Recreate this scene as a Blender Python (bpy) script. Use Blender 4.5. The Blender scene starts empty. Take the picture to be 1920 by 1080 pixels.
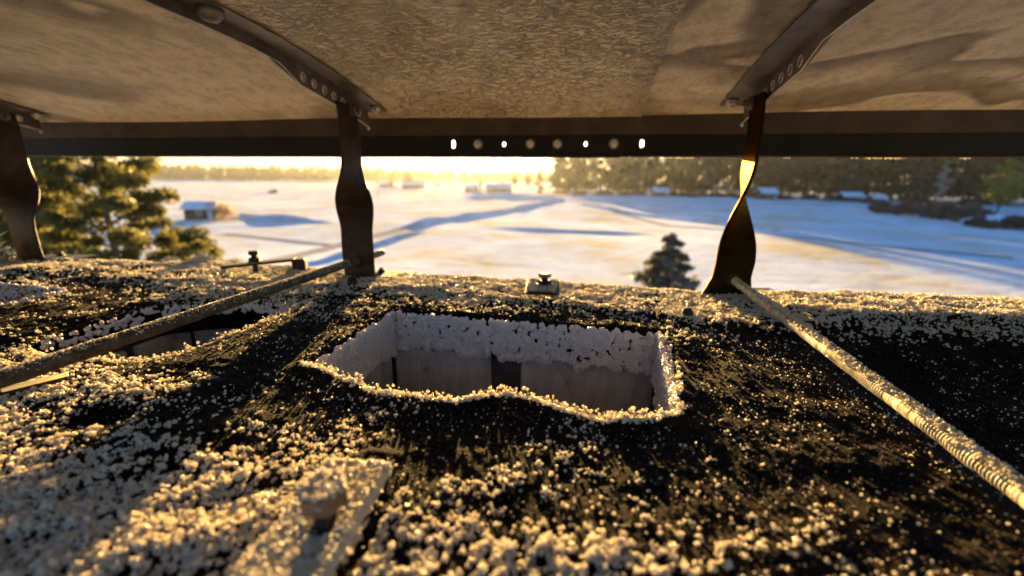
import bpy, math, random
import numpy as np
from mathutils import Vector, Matrix
from mathutils.geometry import delaunay_2d_cdt

R = math.radians
PI = math.pi
random.seed(7)
rng = np.random.default_rng(11)
S = bpy.context.scene
COL = S.collection

# ------------------------------------------------------------------ camera
Z0 = 9.0                      # height of the chimney top above the field
CZ = Z0 + 0.15                # camera height
F = 805.0 / 1920.0            # focal length in frame widths
PITCH, ROLL = R(14.35), R(0.6)
fw = Vector((0, math.cos(PITCH), -math.sin(PITCH)))
r0 = Vector((1, 0, 0)); u0 = Vector((0, math.sin(PITCH), math.cos(PITCH)))
rt = math.cos(ROLL) * r0 + math.sin(ROLL) * u0
up = -math.sin(ROLL) * r0 + math.cos(ROLL) * u0
cam_d = bpy.data.cameras.new('camera')
cam = bpy.data.objects.new('camera', cam_d); COL.objects.link(cam)
m = Matrix((rt, up, -fw)).transposed().to_4x4()
m.translation = Vector((0, 0, CZ))
cam.matrix_world = m
cam_d.sensor_width = 36; cam_d.lens = 36 * F
cam_d.clip_start = 0.01; cam_d.clip_end = 20000
cam_d.dof.use_dof = True
cam_d.dof.focus_distance = 0.36
cam_d.dof.aperture_fstop = cam_d.lens / 3.7   # a 3.7 mm wide opening
S.camera = cam

# ------------------------------------------------------------------ light
SUN_AZ, SUN_EL = R(-4.2), R(5.1)              # azimuth from +Y towards +X
w = bpy.data.worlds.new('World'); S.world = w; w.use_nodes = True
nt = w.node_tree; nt.nodes.clear()
sky = nt.nodes.new('ShaderNodeTexSky'); sky.sky_type = 'NISHITA'; sky.sun_disc = False
sky.sun_elevation = SUN_EL; sky.sun_rotation = SUN_AZ
sky.air_density = 1.0; sky.dust_density = 1.0; sky.ozone_density = 4.0; sky.altitude = 100
bg = nt.nodes.new('ShaderNodeBackground'); bg.inputs[1].default_value = 0.05
wo = nt.nodes.new('ShaderNodeOutputWorld')
# bright aureole round the low sun
tcw = nt.nodes.new('ShaderNodeTexCoord'); dt = nt.nodes.new('ShaderNodeVectorMath'); dt.operation = 'DOT_PRODUCT'
dt.inputs[1].default_value = (math.sin(SUN_AZ) * math.cos(SUN_EL), math.cos(SUN_AZ) * math.cos(SUN_EL), math.sin(SUN_EL))
nrm = nt.nodes.new('ShaderNodeVectorMath'); nrm.operation = 'NORMALIZE'
nt.links.new(tcw.outputs['Generated'], nrm.inputs[0]); nt.links.new(nrm.outputs[0], dt.inputs[0])
mr = nt.nodes.new('ShaderNodeMapRange'); mr.inputs[1].default_value = math.cos(R(30)); mr.inputs[2].default_value = 1.0
nt.links.new(dt.outputs['Value'], mr.inputs[0])
pw = nt.nodes.new('ShaderNodeMath'); pw.operation = 'POWER'; pw.inputs[1].default_value = 40; nt.links.new(mr.outputs[0], pw.inputs[0])
ms = nt.nodes.new('ShaderNodeMath'); ms.operation = 'MULTIPLY'; ms.inputs[1].default_value = 10; nt.links.new(pw.outputs[0], ms.inputs[0])
vm = nt.nodes.new('ShaderNodeVectorMath'); vm.operation = 'SCALE'; vm.inputs[0].default_value = (1.0, .80, .42); nt.links.new(ms.outputs[0], vm.inputs['Scale'])
va = nt.nodes.new('ShaderNodeVectorMath'); va.operation = 'ADD'; nt.links.new(sky.outputs[0], va.inputs[0]); nt.links.new(vm.outputs[0], va.inputs[1])
nt.links.new(va.outputs[0], bg.inputs[0]); nt.links.new(bg.outputs[0], wo.inputs[0])
sun_d = bpy.data.lights.new('sun', 'SUN'); sun_d.energy = 5.0; sun_d.angle = R(0.6)
sun_d.color = (1.0, 0.64, 0.22)
sun = bpy.data.objects.new('sun', sun_d); COL.objects.link(sun)
sd = Vector((math.sin(SUN_AZ) * math.cos(SUN_EL), math.cos(SUN_AZ) * math.cos(SUN_EL), math.sin(SUN_EL)))
sun.rotation_euler = sd.to_track_quat('Z', 'Y').to_euler()
sun.location = (0, 0, 30)
S.view_settings.view_transform = 'Standard'; S.view_settings.look = 'None'
S.view_settings.gamma = 1; S.view_settings.use_curve_mapping = False
S.view_settings.exposure = 3.15
S.cycles.max_bounces = 10; S.cycles.diffuse_bounces = 5; S.cycles.transmission_bounces = 6
S.cycles.transparent_max_bounces = 8; S.cycles.volume_bounces = 0

# ------------------------------------------------------------------ helpers
TH = R(10)                    # the chimney is turned 10 degrees to the view
ROTZ = -TH
def W(a, b, z=0.0):           # chimney coordinates (along, away, up) to world
    return Vector((a * math.cos(TH) + b * math.sin(TH), -a * math.sin(TH) + b * math.cos(TH), Z0 + z))
def ray(px, py):
    return fw + rt * ((px - 960) / 805) - up * ((py - 540) / 805)
def at(px, D):                # ground point below the pixel column, D metres ahead
    d = ray(px, 334 + (px - 960) * 0.0105); return Vector((d.x / d.y * D, D, 0))
def ground(px, py):
    d = ray(px, py); t = -CZ / d.z; return Vector((d.x * t, d.y * t, 0))

def hash2(ix, iy, seed):
    h = (ix * 374761393 + iy * 668265263 + seed * 974634777) & 0xffffffff
    h = ((h ^ (h >> 13)) * 1274126177) & 0xffffffff
    return ((h ^ (h >> 16)) & 0xffff) / 65535.0
def vnoise(x, y, seed=0):     # value noise, numpy
    x = np.asarray(x, float); y = np.asarray(y, float)
    ix = np.floor(x).astype(np.int64); iy = np.floor(y).astype(np.int64)
    fx = x - ix; fy = y - iy
    fx = fx * fx * (3 - 2 * fx); fy = fy * fy * (3 - 2 * fy)
    a = hash2(ix, iy, seed); b = hash2(ix + 1, iy, seed); c = hash2(ix, iy + 1, seed); d = hash2(ix + 1, iy + 1, seed)
    return (a * (1 - fx) + b * fx) * (1 - fy) + (c * (1 - fx) + d * fx) * fy
def fbm(x, y, seed=0, o=3):
    s = 0; amp = 1; tot = 0
    for k in range(o):
        s = s + amp * vnoise(np.asarray(x) * 2 ** k, np.asarray(y) * 2 ** k, seed + k * 17); tot += amp; amp *= .5
    return s / tot

class MB:
    """collects shapes and links them as one mesh object"""
    def __init__(s): s.v = []; s.f = []; s.mi = []
    def add(s, vs, fs, mi=0):
        o = len(s.v); s.v += [tuple(v) for v in vs]
        s.f += [tuple(i + o for i in f) for f in fs]; s.mi += [mi] * len(fs)
    def box(s, c, d, M=None, bev=0.0, mi=0):
        cx, cy, cz = c; dx, dy, dz = d[0] / 2, d[1] / 2, d[2] / 2
        if bev <= 0:
            vs = [Vector((sx * dx, sy * dy, sz * dz)) for sz in (-1, 1) for sx, sy in ((-1, -1), (1, -1), (1, 1), (-1, 1))]
            fs = [(3, 2, 1, 0), (4, 5, 6, 7), (0, 1, 5, 4), (1, 2, 6, 5), (2, 3, 7, 6), (3, 0, 4, 7)]
        else:
            vs = []; e = bev
            for z, k in ((-dz, e), (-dz + e, 0), (dz - e, 0), (dz, e)):
                X, Y = dx - k, dy - k
                vs += [Vector(p + (z,)) for p in ((-X + e, -Y), (X - e, -Y), (X, -Y + e), (X, Y - e), (X - e, Y), (-X + e, Y), (-X, Y - e), (-X, -Y + e))]
            fs = [tuple(reversed(range(8))), tuple(range(24, 32))]
            for r in range(3):
                for k in range(8):
                    fs.append((r * 8 + k, r * 8 + (k + 1) % 8, r * 8 + 8 + (k + 1) % 8, r * 8 + 8 + k))
        if M is not None: vs = [M @ v for v in vs]
        s.add([v + Vector(c) for v in vs], fs, mi)
    def tube(s, pts, rad, n=10, cap=True, mi=0):
        pts = [Vector(p) for p in pts]; L = len(pts)
        if not hasattr(rad, '__len__'): rad = [rad] * L
        vs = []; prev = None
        for i, p in enumerate(pts):
            t = (pts[min(i + 1, L - 1)] - pts[max(i - 1, 0)]).normalized()
            a = Vector((0, 0, 1)) if abs(t.z) < .9 else Vector((1, 0, 0))
            if prev is not None: a = prev
            x = t.cross(a).normalized(); y = x.cross(t).normalized(); prev = y
            for k in range(n):
                q = 2 * PI * k / n
                vs.append(p + (x * math.cos(q) + y * math.sin(q)) * rad[i])
        fs = [(i * n + k, i * n + (k + 1) % n, (i + 1) * n + (k + 1) % n, (i + 1) * n + k) for i in range(L - 1) for k in range(n)]
        if cap: fs += [tuple(reversed(range(n))), tuple(range((L - 1) * n, L * n))]
        s.add(vs, fs, mi)
    def lathe(s, prof, n=20, M=None, c=(0, 0, 0), mi=0):
        vs = []
        for (r, z) in prof:
            for k in range(n):
                q = 2 * PI * k / n; vs.append(Vector((r * math.cos(q), r * math.sin(q), z)))
        if M is not None: vs = [M @ v for v in vs]
        L = len(prof)
        fs = [(i * n + k, i * n + (k + 1) % n, (i + 1) * n + (k + 1) % n, (i + 1) * n + k) for i in range(L - 1) for k in range(n)]
        fs += [tuple(reversed(range(n))), tuple(range((L - 1) * n, L * n))]
        s.add([v + Vector(c) for v in vs], fs, mi)
    def build(s, name, mat, parent=None, loc=None, smooth=False, rotz=None):
        me = bpy.data.meshes.new(name); me.from_pydata(s.v, [], s.f)
        mats = mat if isinstance(mat, (list, tuple)) else [mat]
        for m_ in mats: me.materials.append(m_)
        if len(mats) > 1: me.polygons.foreach_set('material_index', s.mi)
        if smooth: me.polygons.foreach_set('use_smooth', [True] * len(me.polygons))
        me.update()
        o = bpy.data.objects.new(name, me); COL.objects.link(o)
        if parent is not None: o.parent = parent
        if loc is not None: o.location = loc
        if rotz is not None: o.rotation_euler.z = rotz
        return o

def mesh_obj(name, V, Fc, mat, parent=None, smooth=False, tris=True):
    me = bpy.data.meshes.new(name)
    V = np.asarray(V, np.float32); Fc = np.asarray(Fc, np.int32)
    k = Fc.shape[1]
    me.vertices.add(len(V)); me.vertices.foreach_set('co', V.ravel())
    me.loops.add(Fc.size); me.loops.foreach_set('vertex_index', Fc.ravel())
    me.polygons.add(len(Fc)); me.polygons.foreach_set('loop_start', np.arange(0, Fc.size, k, dtype=np.int32))
    me.polygons.foreach_set('loop_total', np.full(len(Fc), k, np.int32))
    me.update(calc_edges=True); me.validate()
    me.materials.append(mat)
    if smooth: me.polygons.foreach_set('use_smooth', np.ones(len(me.polygons), bool))
    o = bpy.data.objects.new(name, me); COL.objects.link(o)
    if parent is not None: o.parent = parent
    return o

def tag(o, label=None, cat=None, group=None, kind=None):
    if label: o['label'] = label
    if cat: o['category'] = cat
    if group: o['group'] = group
    if kind: o['kind'] = kind
    return o
def empty(name, loc, rz=0.0):
    o = bpy.data.objects.new(name, None); COL.objects.link(o)
    o.location = loc; o.rotation_euler = (0, 0, rz); o.empty_display_size = .05
    return o
def chim(name, a=0, b=0, z=0):      # an Empty standing on the chimney, turned with it
    return empty(name, W(a, b, z), ROTZ)

# ------------------------------------------------------------------ materials
def mat(name):
    m_ = bpy.data.materials.new(name); m_.use_nodes = True
    n = m_.node_tree; return m_, n, n.nodes['Principled BSDF']
def node(n, t, **kw):
    x = n.nodes.new(t)
    for k, v in kw.items(): setattr(x, k, v)
    return x
def noise_tex(n, scale, detail=4, rough=.55, vec=None, dist=0):
    t = node(n, 'ShaderNodeTexNoise'); t.inputs['Scale'].default_value = scale
    t.inputs['Detail'].default_value = detail; t.inputs['Roughness'].default_value = rough
    t.inputs['Distortion'].default_value = dist
    if vec is not None: n.links.new(vec, t.inputs['Vector'])
    return t
def coords(n, scale=(1, 1, 1), kind='Object'):
    tc = node(n, 'ShaderNodeTexCoord'); mp = node(n, 'ShaderNodeMapping')
    mp.inputs['Scale'].default_value = scale
    n.links.new(tc.outputs[kind], mp.inputs['Vector']); return mp.outputs[0]
def ramp(n, src, stops, interp='LINEAR'):
    r = node(n, 'ShaderNodeValToRGB'); r.color_ramp.interpolation = interp
    el = r.color_ramp.elements
    while len(el) < len(stops): el.new(.5)
    for e, (p, c) in zip(el, stops): e.position = p; e.color = tuple(c) + (1,)
    n.links.new(src, r.inputs[0]); return r.outputs[0]
def bump(n, h, strength=.5, dist=.001, prev=None):
    b_ = node(n, 'ShaderNodeBump'); b_.inputs['Strength'].default_value = strength
    b_.inputs['Distance'].default_value = dist; n.links.new(h, b_.inputs['Height'])
    if prev is not None: n.links.new(prev, b_.inputs['Normal'])
    return b_.outputs[0]

def noisy(name, stops, scale=30, rough=.8, metal=0.0, bscale=None, bstr=.5, bdist=.001, stretch=(1, 1, 1), spec=.3):
    m_, n, p = mat(name); v = coords(n, stretch)
    t = noise_tex(n, scale, 6, .6, v)
    n.links.new(ramp(n, t.outputs[0], stops), p.inputs['Base Color'])
    p.inputs['Roughness'].default_value = rough; p.inputs['Metallic'].default_value = metal
    p.inputs['Specular IOR Level'].default_value = spec
    if bscale:
        t2 = noise_tex(n, bscale, 5, .65, v)
        n.links.new(bump(n, t2.outputs[0], bstr, bdist), p.inputs['Normal'])
    return m_

def frost_material(name, col=(.86, .88, .92), trans=.45, rough=.55):
    m_, n, p = mat(name); n.nodes.remove(p)
    out = n.nodes['Material Output']
    d = node(n, 'ShaderNodeBsdfDiffuse'); d.inputs[0].default_value = col + (1,)
    t = node(n, 'ShaderNodeBsdfTranslucent'); t.inputs[0].default_value = col + (1,)
    g = node(n, 'ShaderNodeBsdfGlossy'); g.inputs['Roughness'].default_value = .35
    g.inputs[0].default_value = (1, 1, 1, 1)
    mx = node(n, 'ShaderNodeMixShader'); mx.inputs[0].default_value = trans
    m2 = node(n, 'ShaderNodeMixShader'); fr = node(n, 'ShaderNodeFresnel'); fr.inputs[0].default_value = 1.31
    n.links.new(d.outputs[0], mx.inputs[1]); n.links.new(t.outputs[0], mx.inputs[2])
    n.links.new(fr.outputs[0], m2.inputs[0]); n.links.new(mx.outputs[0], m2.inputs[1]); n.links.new(g.outputs[0], m2.inputs[2])
    n.links.new(m2.outputs[0], out.inputs['Surface'])
    return m_

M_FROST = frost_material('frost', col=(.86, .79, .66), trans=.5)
M_WALLFROST = frost_material('wall_frost', col=(.74, .66, .64), trans=.2)

def crust_material():
    m_, n, p = mat('sooty_mortar'); v = coords(n)
    a = noise_tex(n, 22, 5, .6, v); b_ = noise_tex(n, 400, 4, .7, v)
    c1 = ramp(n, a.outputs[0], [(.35, (.006, .004, .003)), (.55, (.014, .008, .005)), (.72, (.030, .017, .009))])
    n.links.new(c1, p.inputs['Base Color'])
    p.inputs['Roughness'].default_value = .95; p.inputs['Specular IOR Level'].default_value = .06
    vo = node(n, 'ShaderNodeTexVoronoi'); vo.inputs['Scale'].default_value = 330; n.links.new(v, vo.inputs['Vector'])
    n1 = bump(n, b_.outputs[0], .9, .0022)
    n2 = bump(n, vo.outputs['Distance'], .6, .0015, n1)
    n.links.new(n2, p.inputs['Normal'])
    return m_
M_CRUST = crust_material()
M_MORTAR = noisy('flue_mortar', [(.3, (.06, .05, .045)), (.7, (.11, .095, .085))], 60, .95, bscale=300, bdist=.002)
M_BRICK = noisy('flue_brick', [(.30, (.22, .20, .185)), (.42, (.44, .42, .40)), (.6, (.56, .54, .52)), (.75, (.66, .64, .62))], 70, .92, bscale=330, bstr=.9, bdist=.002, stretch=(1, 1, .45))
M_SHAFT = noisy('shaft_plaster', [(.3, (.22, .20, .18)), (.7, (.32, .30, .27))], 6, .95, bscale=60, bdist=.003)

def hood_material(name, s1=.5, dark=0.0):
    m_, n, p = mat(name); v = coords(n, (1, 1, 1)); vs = coords(n, (1, .7, 1))
    big = noise_tex(n, 2.4 if s1 < .5 else 5, 3, .5, v, .8); mid = noise_tex(n, 60, 8, .75, vs)
    c = ramp(n, big.outputs[0], [(.30, (.62, .47, .28)), (.45, (.80, .64, .42)), (.495, (.84, .69, .46)), (.51, (.30, .22, .13)), (.55, (.46, .35, .21)), (.60, (.84, .69, .46)), (.7, (.88, .71, .46))] if s1 < .5 else [(.30, (.50, .37, .21)), (.45, (.72, .56, .35)), (.6, (.82, .66, .43))])
    c2 = ramp(n, mid.outputs[0], [(.35, (.50, .48, .44)), (.55, (1, 1, 1))])
    mx = node(n, 'ShaderNodeMix', data_type='RGBA', blend_type='MULTIPLY'); mx.inputs[0].default_value = .8
    n.links.new(c, mx.inputs[6]); n.links.new(c2, mx.inputs[7]); n.links.new(mx.outputs[2], p.inputs['Base Color'])
    p.inputs['Metallic'].default_value = .1; p.inputs['Roughness'].default_value = .36
    # ripples of frozen condensation
    rp = node(n, 'ShaderNodeTexNoise'); rp.inputs['Scale'].default_value = 190; rp.inputs['Detail'].default_value = 4; rp.inputs['Distortion'].default_value = .5
    vr = coords(n, (.45, 1, 1)); n.links.new(vr, rp.inputs['Vector'])
    sh = ramp(n, rp.outputs[0], [(.42, (0, 0, 0)), (.5, (1, 1, 1)), (.56, (.35, .35, .35))])
    mask = noise_tex(n, 6, 2, .5, v)
    mk = ramp(n, mask.outputs[0], [(.38, (.35, .35, .35)), (.6, (1, 1, 1))])
    mul = node(n, 'ShaderNodeMath', operation='MULTIPLY'); n.links.new(sh, mul.inputs[0]); n.links.new(mk, mul.inputs[1])
    n1 = bump(n, mul.outputs[0], s1, .0065)
    fine = noise_tex(n, 420, 4, .7, v)
    n2 = bump(n, fine.outputs[0], .7, .0014, n1)
    n.links.new(n2, p.inputs['Normal'])
    return m_
M_HOOD = hood_material('hood_sheet', .9)
M_HOOD2 = hood_material('hood_sheet_smooth', .49)
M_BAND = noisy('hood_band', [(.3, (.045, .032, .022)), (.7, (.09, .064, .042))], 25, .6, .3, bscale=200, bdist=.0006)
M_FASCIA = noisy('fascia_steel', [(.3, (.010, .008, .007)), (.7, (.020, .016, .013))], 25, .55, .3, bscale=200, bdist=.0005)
M_STEEL = noisy('weathered_steel', [(.3, (.12, .095, .075)), (.55, (.19, .155, .12)), (.75, (.26, .21, .16))], 40, .5, .6, bscale=250, bdist=.0006)
M_RUST = noisy('rusty_strap', [(.3, (.025, .015, .010)), (.55, (.045, .026, .017)), (.75, (.09, .05, .03))], 55, .55, .35, bscale=220, bstr=.6, bdist=.001)
M_PALE = noisy('dark_bare_strap_steel', [(.3, (.013, .008, .003)), (.7, (.028, .016, .005))], 60, .50, .9, bscale=300, bdist=.0002)
M_PALE.node_tree.nodes['Principled BSDF'].inputs['Specular Tint'].default_value = (1, .62, .12, 1)
M_ROD = noisy('frosted_rod', [(.35, (.05, .036, .022)), (.55, (.10, .075, .045)), (.75, (.22, .17, .11))], 120, .6, .2, bscale=700, bstr=.8, bdist=.0006)
M_ZINC = noisy('zinc_nut', [(.3, (.48, .42, .34)), (.7, (.72, .66, .56))], 150, .4, .4, bscale=500, bdist=.0003)
M_BLACK = noisy('blackened_iron', [(.3, (.012, .010, .009)), (.7, (.035, .026, .02))], 80, .7, .2, bscale=300, bdist=.0008)

# ------------------------------------------------------------------ the chimney top
HOLE1 = [(-.221, .448), (-.120, .4455), (-.02, .439), (.078, .433), (.079, .395), (.075, .34), (.070, .300), (.066, .270), (.048, .262), (.016, .253),
         (-.010, .262), (-.030, .272), (-.051, .274), (-.068, .266), (-.085, .256), (-.115, .256), (-.146, .260), (-.175, .272), (-.198, .284), (-.221, .287), (-.2225, .36)]
HOLE2 = [(-.505, .278), (-.45, .272), (-.39, .274), (-.367, .278), (-.352, .318), (-.343, .365), (-.342, .43), (-.350, .452), (-.40, .455), (-.436, .450), (-.48, .425), (-.505, .405), (-.512, .34)]
HOLE3 = [(-.90, .30), (-.70, .31), (-.672, .35), (-.668, .42), (-.68, .440), (-.74, .452), (-.90, .455)]

def densify(P, step):
    out = []
    for i in range(len(P)):
        p, q = Vector(P[i]), Vector(P[(i + 1) % len(P)]); n_ = max(1, int((q - p).length / step))
        for k in range(n_): out.append(tuple(p.lerp(q, k / n_)))
    return out
def rough(P, seed, amp=.0022):
    P = np.array(P); c = P.mean(0); d = P - c; d /= np.linalg.norm(d, axis=1)[:, None]
    nn = (fbm(P[:, 0] * 90, P[:, 1] * 90, seed, 3) - .5) * 2 * amp
    return P + d * nn[:, None]
holes = [rough(densify(h, .0028), i + 3) for i, h in enumerate((HOLE1, HOLE2, HOLE3))]

def inside(P, X, Y):
    r_ = np.zeros(len(X), bool); n_ = len(P); j = n_ - 1
    for i in range(n_):
        xi, yi = P[i]; xj, yj = P[j]
        c = ((yi > Y) != (yj > Y)) & (X < (xj - xi) * (Y - yi) / (yj - yi + 1e-12) + xi)
        r_ ^= c; j = i
    return r_
def dist_poly(P, X, Y, step=2):
    Q = P[::step]; d = np.full(len(X), 9.0)
    for q in Q: d = np.minimum(d, np.hypot(X - q[0], Y - q[1]))
    return d
def sstep(x, a, b):
    t = np.clip((x - a) / (b - a), 0, 1); return t * t * (3 - 2 * t)

FAR = [(-1.4, .60), (-1.0, .60), (-.85, .612), (-.66, .636), (-.33, .625), (-.08, .630), (.14, .610), (.35, .613), (.60, .614), (1.0, .61)]
def far_edge(a):
    f_ = np.array(FAR); return np.interp(a, f_[:, 0], f_[:, 1]) + (fbm(a * 30, a * 0, 5, 3) - .5) * .012
STEP = [(-1.4, .50), (-.6, .50), (-.33, .52), (-.2, .530), (-.05, .500), (.08, .482), (.15, .452), (.20, .440), (.24, .47), (.30, .50), (.42, .515), (.6, .50), (1, .5)]
def step_edge(a):
    f_ = np.array(STEP); return np.interp(a, f_[:, 0], f_[:, 1]) + (fbm(a * 45, a * 0 + 3, 9, 3) - .5) * .016
def height(a, b):
    a = np.asarray(a, float); b = np.asarray(b, float)
    z = (fbm(a * 7, b * 7, 1, 3) - .5) * .005
    z += (fbm(a * 40, b * 40, 2, 3) - .5) * .0042
    z += (fbm(a * 150, b * 150, 4, 2) - .5) * .0022
    hs = np.interp(a, [-1.4, -.3, .1, .2, .35, .7], [.003, .0025, .003, .006, .012, .014])
    se = step_edge(a)
    z += hs * sstep(b - se, -.004, .006)
    # the crust sinks towards the near right corner
    z -= .030 * sstep(a, .19, .30) * (1 - sstep(b, .40, .52)) + .010 * sstep(a, .14, .26) * (1 - sstep(b, .3, .45))
    fe = far_edge(a)
    z -= .02 * sstep(b - fe, -.018, .02) ** 1.5
    # streaks of smeared mortar on the left
    z += .0035 * (fbm(a * 9, (b + a * .35) * 60, 21, 2) - .5) * sstep(-a, .33, .5)
    # ridges in the near left corner
    z += .0045 * (fbm((a - b * 1.1) * 55, (a + b) * 9, 31, 2) - .5) * sstep(-b, -.20, -.12) * sstep(-a, .02, .1)
    # a pit in the crust
    z -= .010 * np.exp(-(((a + .298) / .016) ** 2 + ((b - .196) / .010) ** 2))
    return z
def lip(a, b, z):
    d1 = dist_poly(holes[0], a, b); d2 = dist_poly(holes[1], a, b); d3 = dist_poly(holes[2], a, b)
    near = (b < .33)
    z = z + .003 * np.exp(-(d1 / .012) ** 2) * near - .005 * np.exp(-(d2 / .02) ** 2)
    dm = np.minimum(np.minimum(d1, d2), d3)
    return z - .004 * np.exp(-(dm / .003) ** 2)

AMIN, AMAX, BMIN = -1.25, .80, -.08
chimney = chim('chimney', 0, .27, 0)
tag(chimney, 'sooty chimney top of crusted mortar with frosted flue openings', 'chimney')
def crown():
    pts = []
    b_ = BMIN
    while b_ < .655:
        st = .0042 if b_ < .1 else (.0026 if b_ < .3 else (.0034 if b_ < .5 else .0042))
        st2 = st * 1.15
        row = np.arange(AMIN, AMAX, st2)
        bb = b_ + (rng.random(len(row)) - .5) * st * .5; aa = row + (rng.random(len(row)) - .5) * st * .5
        if b_ == BMIN: bb = np.full(len(row), BMIN)
        pts.append(np.stack([aa, bb], 1)); b_ += st
    P = np.concatenate(pts)
    keep = P[:, 1] < far_edge(P[:, 0]) + .02
    for h in holes:
        keep &= ~inside(h, P[:, 0], P[:, 1]); keep &= dist_poly(h, P[:, 0], P[:, 1], 1) > .0014
    P = P[keep]
    allp = [Vector(p) for p in P.tolist()]; edges = []
    for h in holes:
        o = len(allp); n_ = len(h); allp += [Vector(p) for p in h.tolist()]
        edges += [(o + i, o + (i + 1) % n_) for i in range(n_)]
    v, e, f_, *_ = delaunay_2d_cdt(allp, edges, [], 0, 1e-6)
    V = np.array([tuple(p) for p in v]); T = np.array([t for t in f_ if len(t) == 3])
    c = V[T].mean(1); k = np.ones(len(T), bool)
    for h in holes: k &= ~inside(h, c[:, 0], c[:, 1])
    T = T[k]
    z = lip(V[:, 0], V[:, 1], height(V[:, 0], V[:, 1]))
    V3 = np.stack([V[:, 0], V[:, 1] - .27, z], 1)
    o = mesh_obj('crown', V3, T, M_CRUST, chimney, smooth=True)
crown()

def flue_wall(h, seed, depth, zc=-.040):
    """inner face of the mortar crown round one opening"""
    n_ = len(h); c = h.mean(0); lv = [0, -.003, -.010, -.018, -.026, -.034, zc]
    z0 = lip(h[:, 0], h[:, 1], height(h[:, 0], h[:, 1]))
    V = []
    for k, dz in enumerate(lv):
        nn = (fbm(np.arange(n_) * .35, np.full(n_, k * 1.7), seed, 3) - .5) * .004 * (k > 0)
        d = h - c; d = d / np.linalg.norm(d, axis=1)[:, None]
        q = h + d * (nn + .0006 * k)[:, None]
        V.append(np.stack([q[:, 0], q[:, 1] - .27, (z0 + dz) if dz > -.02 else np.full(n_, dz)], 1))
    L = len(lv); V = np.concatenate(V); Fq = []
    for k in range(L - 1):
        for i in range(n_):
            Fq.append((k * n_ + i, (k + 1) * n_ + i, (k + 1) * n_ + (i + 1) % n_, k * n_ + (i + 1) % n_))
    mesh_obj('crown_edge', V, Fq, M_CRUST, chimney, smooth=True)
for i, h in enumerate(holes): flue_wall(h, 40 + i, .04)

def backing(a0, a1, b0, b1):
    """dark joints behind the bricks, and the shaft going down"""
    B = MB(); e = .006; x0, x1, y0, y1 = a0 - e, a1 + e, b0 - e - .27, b1 + e - .27
    vs = [(x0, y0, -.038), (x1, y0, -.038), (x1, y1, -.038), (x0, y1, -.038), (x0, y0, -.9), (x1, y0, -.9), (x1, y1, -.9), (x0, y1, -.9)]
    B.add(vs, [(0, 1, 5, 4), (1, 2, 6, 5), (2, 3, 7, 6), (3, 0, 4, 7), (4, 5, 6, 7)])
    x2, x3, y2, y3 = x0 - .05, x1 + .05, y0 - .05, y1 + .05
    B.add([(x0, y0, -.038), (x1, y0, -.038), (x1, y1, -.038), (x0, y1, -.038), (x2, y2, -.038), (x3, y2, -.038), (x3, y3, -.038), (x2, y3, -.038)],
          [(0, 1, 5, 4), (1, 2, 6, 5), (2, 3, 7, 6), (3, 0, 4, 7)])
    B.build('flue_joint', M_MORTAR, chimney)
brick_cache = {}
def brick(cx, cy, cz, dx, dy, dz):
    key = (round(dx, 3), round(dy, 3), round(dz, 3))
    if key not in brick_cache:
        B = MB(); B.box((0, 0, 0), (dx, dy, dz), bev=.0022)
        o = B.build('brick', M_BRICK, chimney); brick_cache[key] = o.data
    else:
        o = bpy.data.objects.new('brick', brick_cache[key]); COL.objects.link(o); o.parent = chimney
    o.location = (cx, cy - .27, cz); o.rotation_euler = (random.uniform(-.012, .012), random.uniform(-.01, .01), random.uniform(-.012, .012))
def course_a(b, z, segs, out=.008):      # bricks whose faces look along b
    for s0, s1 in segs: brick((s0 + s1) / 2, b, z, s1 - s0, .02, .066)
def course_b(a, z, segs):
    for s0, s1 in segs: brick(a, (s0 + s1) / 2, z, .02, s1 - s0, .066)
def flue(a0, a1, b0, b1, far_rows, side_rows):
    backing(a0, a1, b0, b1)
    for r_ in range(4):
        z = -.076 - r_ * .078
        course_a(b1 + .0085, z, [q for q in far_rows[r_ % 2] if q[1] - q[0] > .03]); course_a(b1 + .0185, z, [q for q in far_rows[r_ % 2] if q[1] - q[0] <= .03]); course_a(b0 - .0085, z, far_rows[(r_ + 1) % 2])
        course_b(a0 - .0085, z, side_rows[r_ % 2]); course_b(a1 + .0085, z, side_rows[(r_ + 1) % 2])
flue(-.222, .080, .262, .442, [[(-.218, -.102), (-.095, -.073), (-.067, .078)], [(-.218, -.160), (-.148, .000), (.012, .078)]],
     [[(.264, .372), (.384, .440)], [(.264, .320), (.332, .440)]])
flue(-.508, -.345, .274, .452, [[(-.506, -.440), (-.428, -.347)], [(-.506, -.39), (-.378, -.347)]], [[(.292, .37), (.382, .45)], [(.292, .34), (.352, .45)]])
flue(-.895, -.672, .31, .45, [[(-.89, -.80), (-.788, -.674)], [(-.89, -.73), (-.718, -.674)]], [[(.312, .37), (.382, .448)], [(.312, .34), (.352, .448)]])
sh = MB()
def shaft_side(vs): sh.add(vs, [(0, 1, 2, 3)])
x0, x1, y0, y1 = AMIN + .01, AMAX - .01, BMIN + .005 - .27, .60 - .27
for a_, b_ in (((x0, y0), (x1, y0)), ((x1, y0), (x1, y1)), ((x1, y1), (x0, y1)), ((x0, y1), (x0, y0))):
    shaft_side([(a_[0], a_[1], -8.98), (b_[0], b_[1], -8.98), (b_[0], b_[1], -.055), (a_[0], a_[1], -.055)])
sh.build('shaft', M_SHAFT, chimney)
lp = MB()          # rim of the crown slab
N_ = 160; aa = np.linspace(AMIN, AMAX - .004, N_); fe = far_edge(aa) + .019
zt = height(aa, fe)
lp.add([(a_, b_ - .27, z_) for a_, b_, z_ in zip(aa, fe, zt)] + [(a_, b_ - .265, -.06) for a_, b_ in zip(aa, fe)],
       [(i, i + 1, N_ + i + 1, N_ + i) for i in range(N_ - 1)])
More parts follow.
